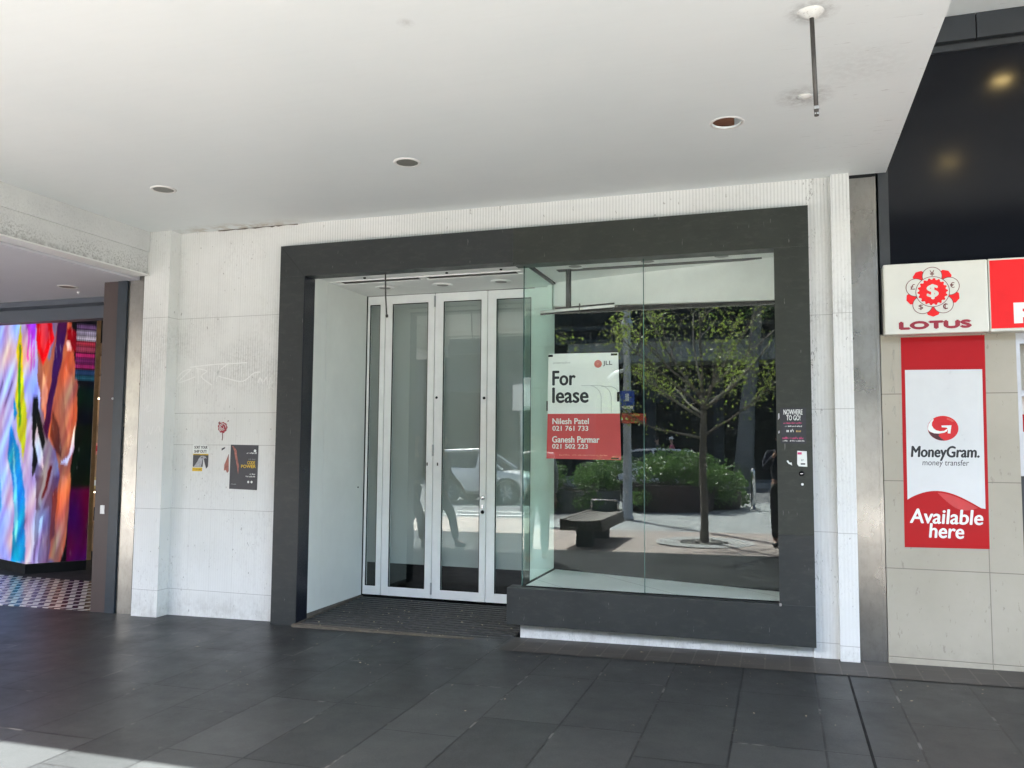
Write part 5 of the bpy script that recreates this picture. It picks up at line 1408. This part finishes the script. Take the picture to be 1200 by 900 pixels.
    if face:
        m = MB()
        for s_ in (-1, 1): m.lathe([(0, -.006), (.009, -.004), (.011, .002), (0, .008)], (h.x + s_ * .03, h.y + .083, h.z + .012), 10, 'y')
        m.build('eye', 'ink', t)
        m = MB(); m.prism_y([(h.y + .08, h.z + .012), (h.y + .108, h.z - .03), (h.y + .08, h.z - .034)], h.x - .011, h.x + .011); m.build('nose', 'skin', t)
        m = MB(); m.box(h.x - .022, h.x + .022, h.y + .078, h.y + .088, h.z - .062, h.z - .053, bev=.003); m.build('mouth', 'maroon', t)
        m = MB()
        for s_ in (-1, 1): m.lathe([(.02, -.012), (.026, 0), (.012, .01)], (h.x + s_ * .074, h.y - .005, h.z), 10, 'x')
        m.build('ear', 'skin', t)
    if hat:
        m = MB(); m.lathe([(.098, h.z + .06), (.098, h.z + .09), (.085, h.z + .14), (.05, h.z + .168), (0, h.z + .175)], (h.x, h.y, 0), 20); m.prism([(h.x - .08, h.z + .06), (h.x + .08, h.z + .06), (h.x + .07, h.z + .075), (h.x - .07, h.z + .075)], h.y + .07, h.y + .16); m.build('cap', hat, t)
    t.location = loc; t.rotation_euler[2] = rz; t.scale = (scale,) * 3
    return t
def stance(stride=0.0, arm=0.0, phone=False):
    J = {'pelvis': (0, 0, .94), 'waist': (0, 0, 1.10), 'chest': (0, .0, 1.32), 'neck': (0, .0, 1.48), 'head': (0, .025, 1.625),
         'shL': (-.19, 0, 1.40), 'shR': (.19, 0, 1.40), 'hpL': (-.09, 0, .90), 'hpR': (.09, 0, .90)}
    for s_, q in (('L', 1), ('R', -1)):
        x = -.10 if s_ == 'L' else .10; k = stride * q
        J['kn' + s_] = (x, .06 + k * .5, .50); J['an' + s_] = (x, k + (0 if k >= 0 else .0), .085 if k >= 0 else .10)
        xa = -.23 if s_ == 'L' else .23
        J['el' + s_] = (xa * 1.05, -.04 - k * .4 * arm, 1.12); J['wr' + s_] = (xa, .06 - k * .9 * arm, .89); J['hd' + s_] = (xa, .08 - k * arm, .81)
    if phone:
        J.update({'elL': (-.24, .08, 1.17), 'wrL': (-.10, .25, 1.38), 'hdL': (-.055, .31, 1.43), 'elR': (.24, .08, 1.17), 'wrR': (.10, .25, 1.38), 'hdR': (.055, .31, 1.43), 'curlL': (.6, -.2, 0), 'curlR': (-.6, -.2, 0)})
    return J
person((.0, -6.78, gz(0)), 0, 'person in navy jacket and black trousers standing and holding up a phone', stance(.0, 0, True), ('navy', 'blackcloth', 'ink', 'hair'), True, 1.0)
ph = thing('phone', (.0, -6.415, 1.49), 'black phone held up in both hands of the person in navy', 'phone')
B('phone_body', 'black', ph, (-.075, .075, -6.425, -6.416, 1.42, 1.49), bev=.003)
m = MB(); m.lathe([(.008, -6.4155), (.008, -6.412), (0, -6.412)], (.055, 0, 1.475), 12, 'y'); m.build('phone_lens', 'chrome', ph)
person((-3.12, -4.25, gz(-3.1)), PI * .92, 'person in white shirt, dark jeans and orange shoes walking away along the footpath', stance(.24, .8), ('whitecloth', 'denim', 'orangeshoe', 'hair'), True, 1.0)
person((-5.45, -3.15, gz(-5.4)), -PI * .5, 'person in black jacket walking past close to the glass doors', stance(.22, .9), ('blackcloth', 'blackcloth', 'ink', 'hair'), True, 1.02)
person((-5.06, -3.35, gz(-4.8)), -PI * .55, 'person in charcoal coat walking ahead of the one in black jacket', stance(.27, .9), ('greycloth', 'blackcloth', 'ink', 'hair'), True, 1.0)
person((-4.2, -25.0 - 2.4, .12), PI * .5, 'distant person in white cap and pink top across the road', stance(.2, .8), ('pinkcloth', 'denim', 'ink', 'hair'), True, 1.0, 'white')
person((-4.75, -27.2, .12), PI * .5, 'distant person in grey top behind the one in the white cap', stance(.2, .8), ('greycloth', 'denim', 'ink', 'hair'), True, 1.0)
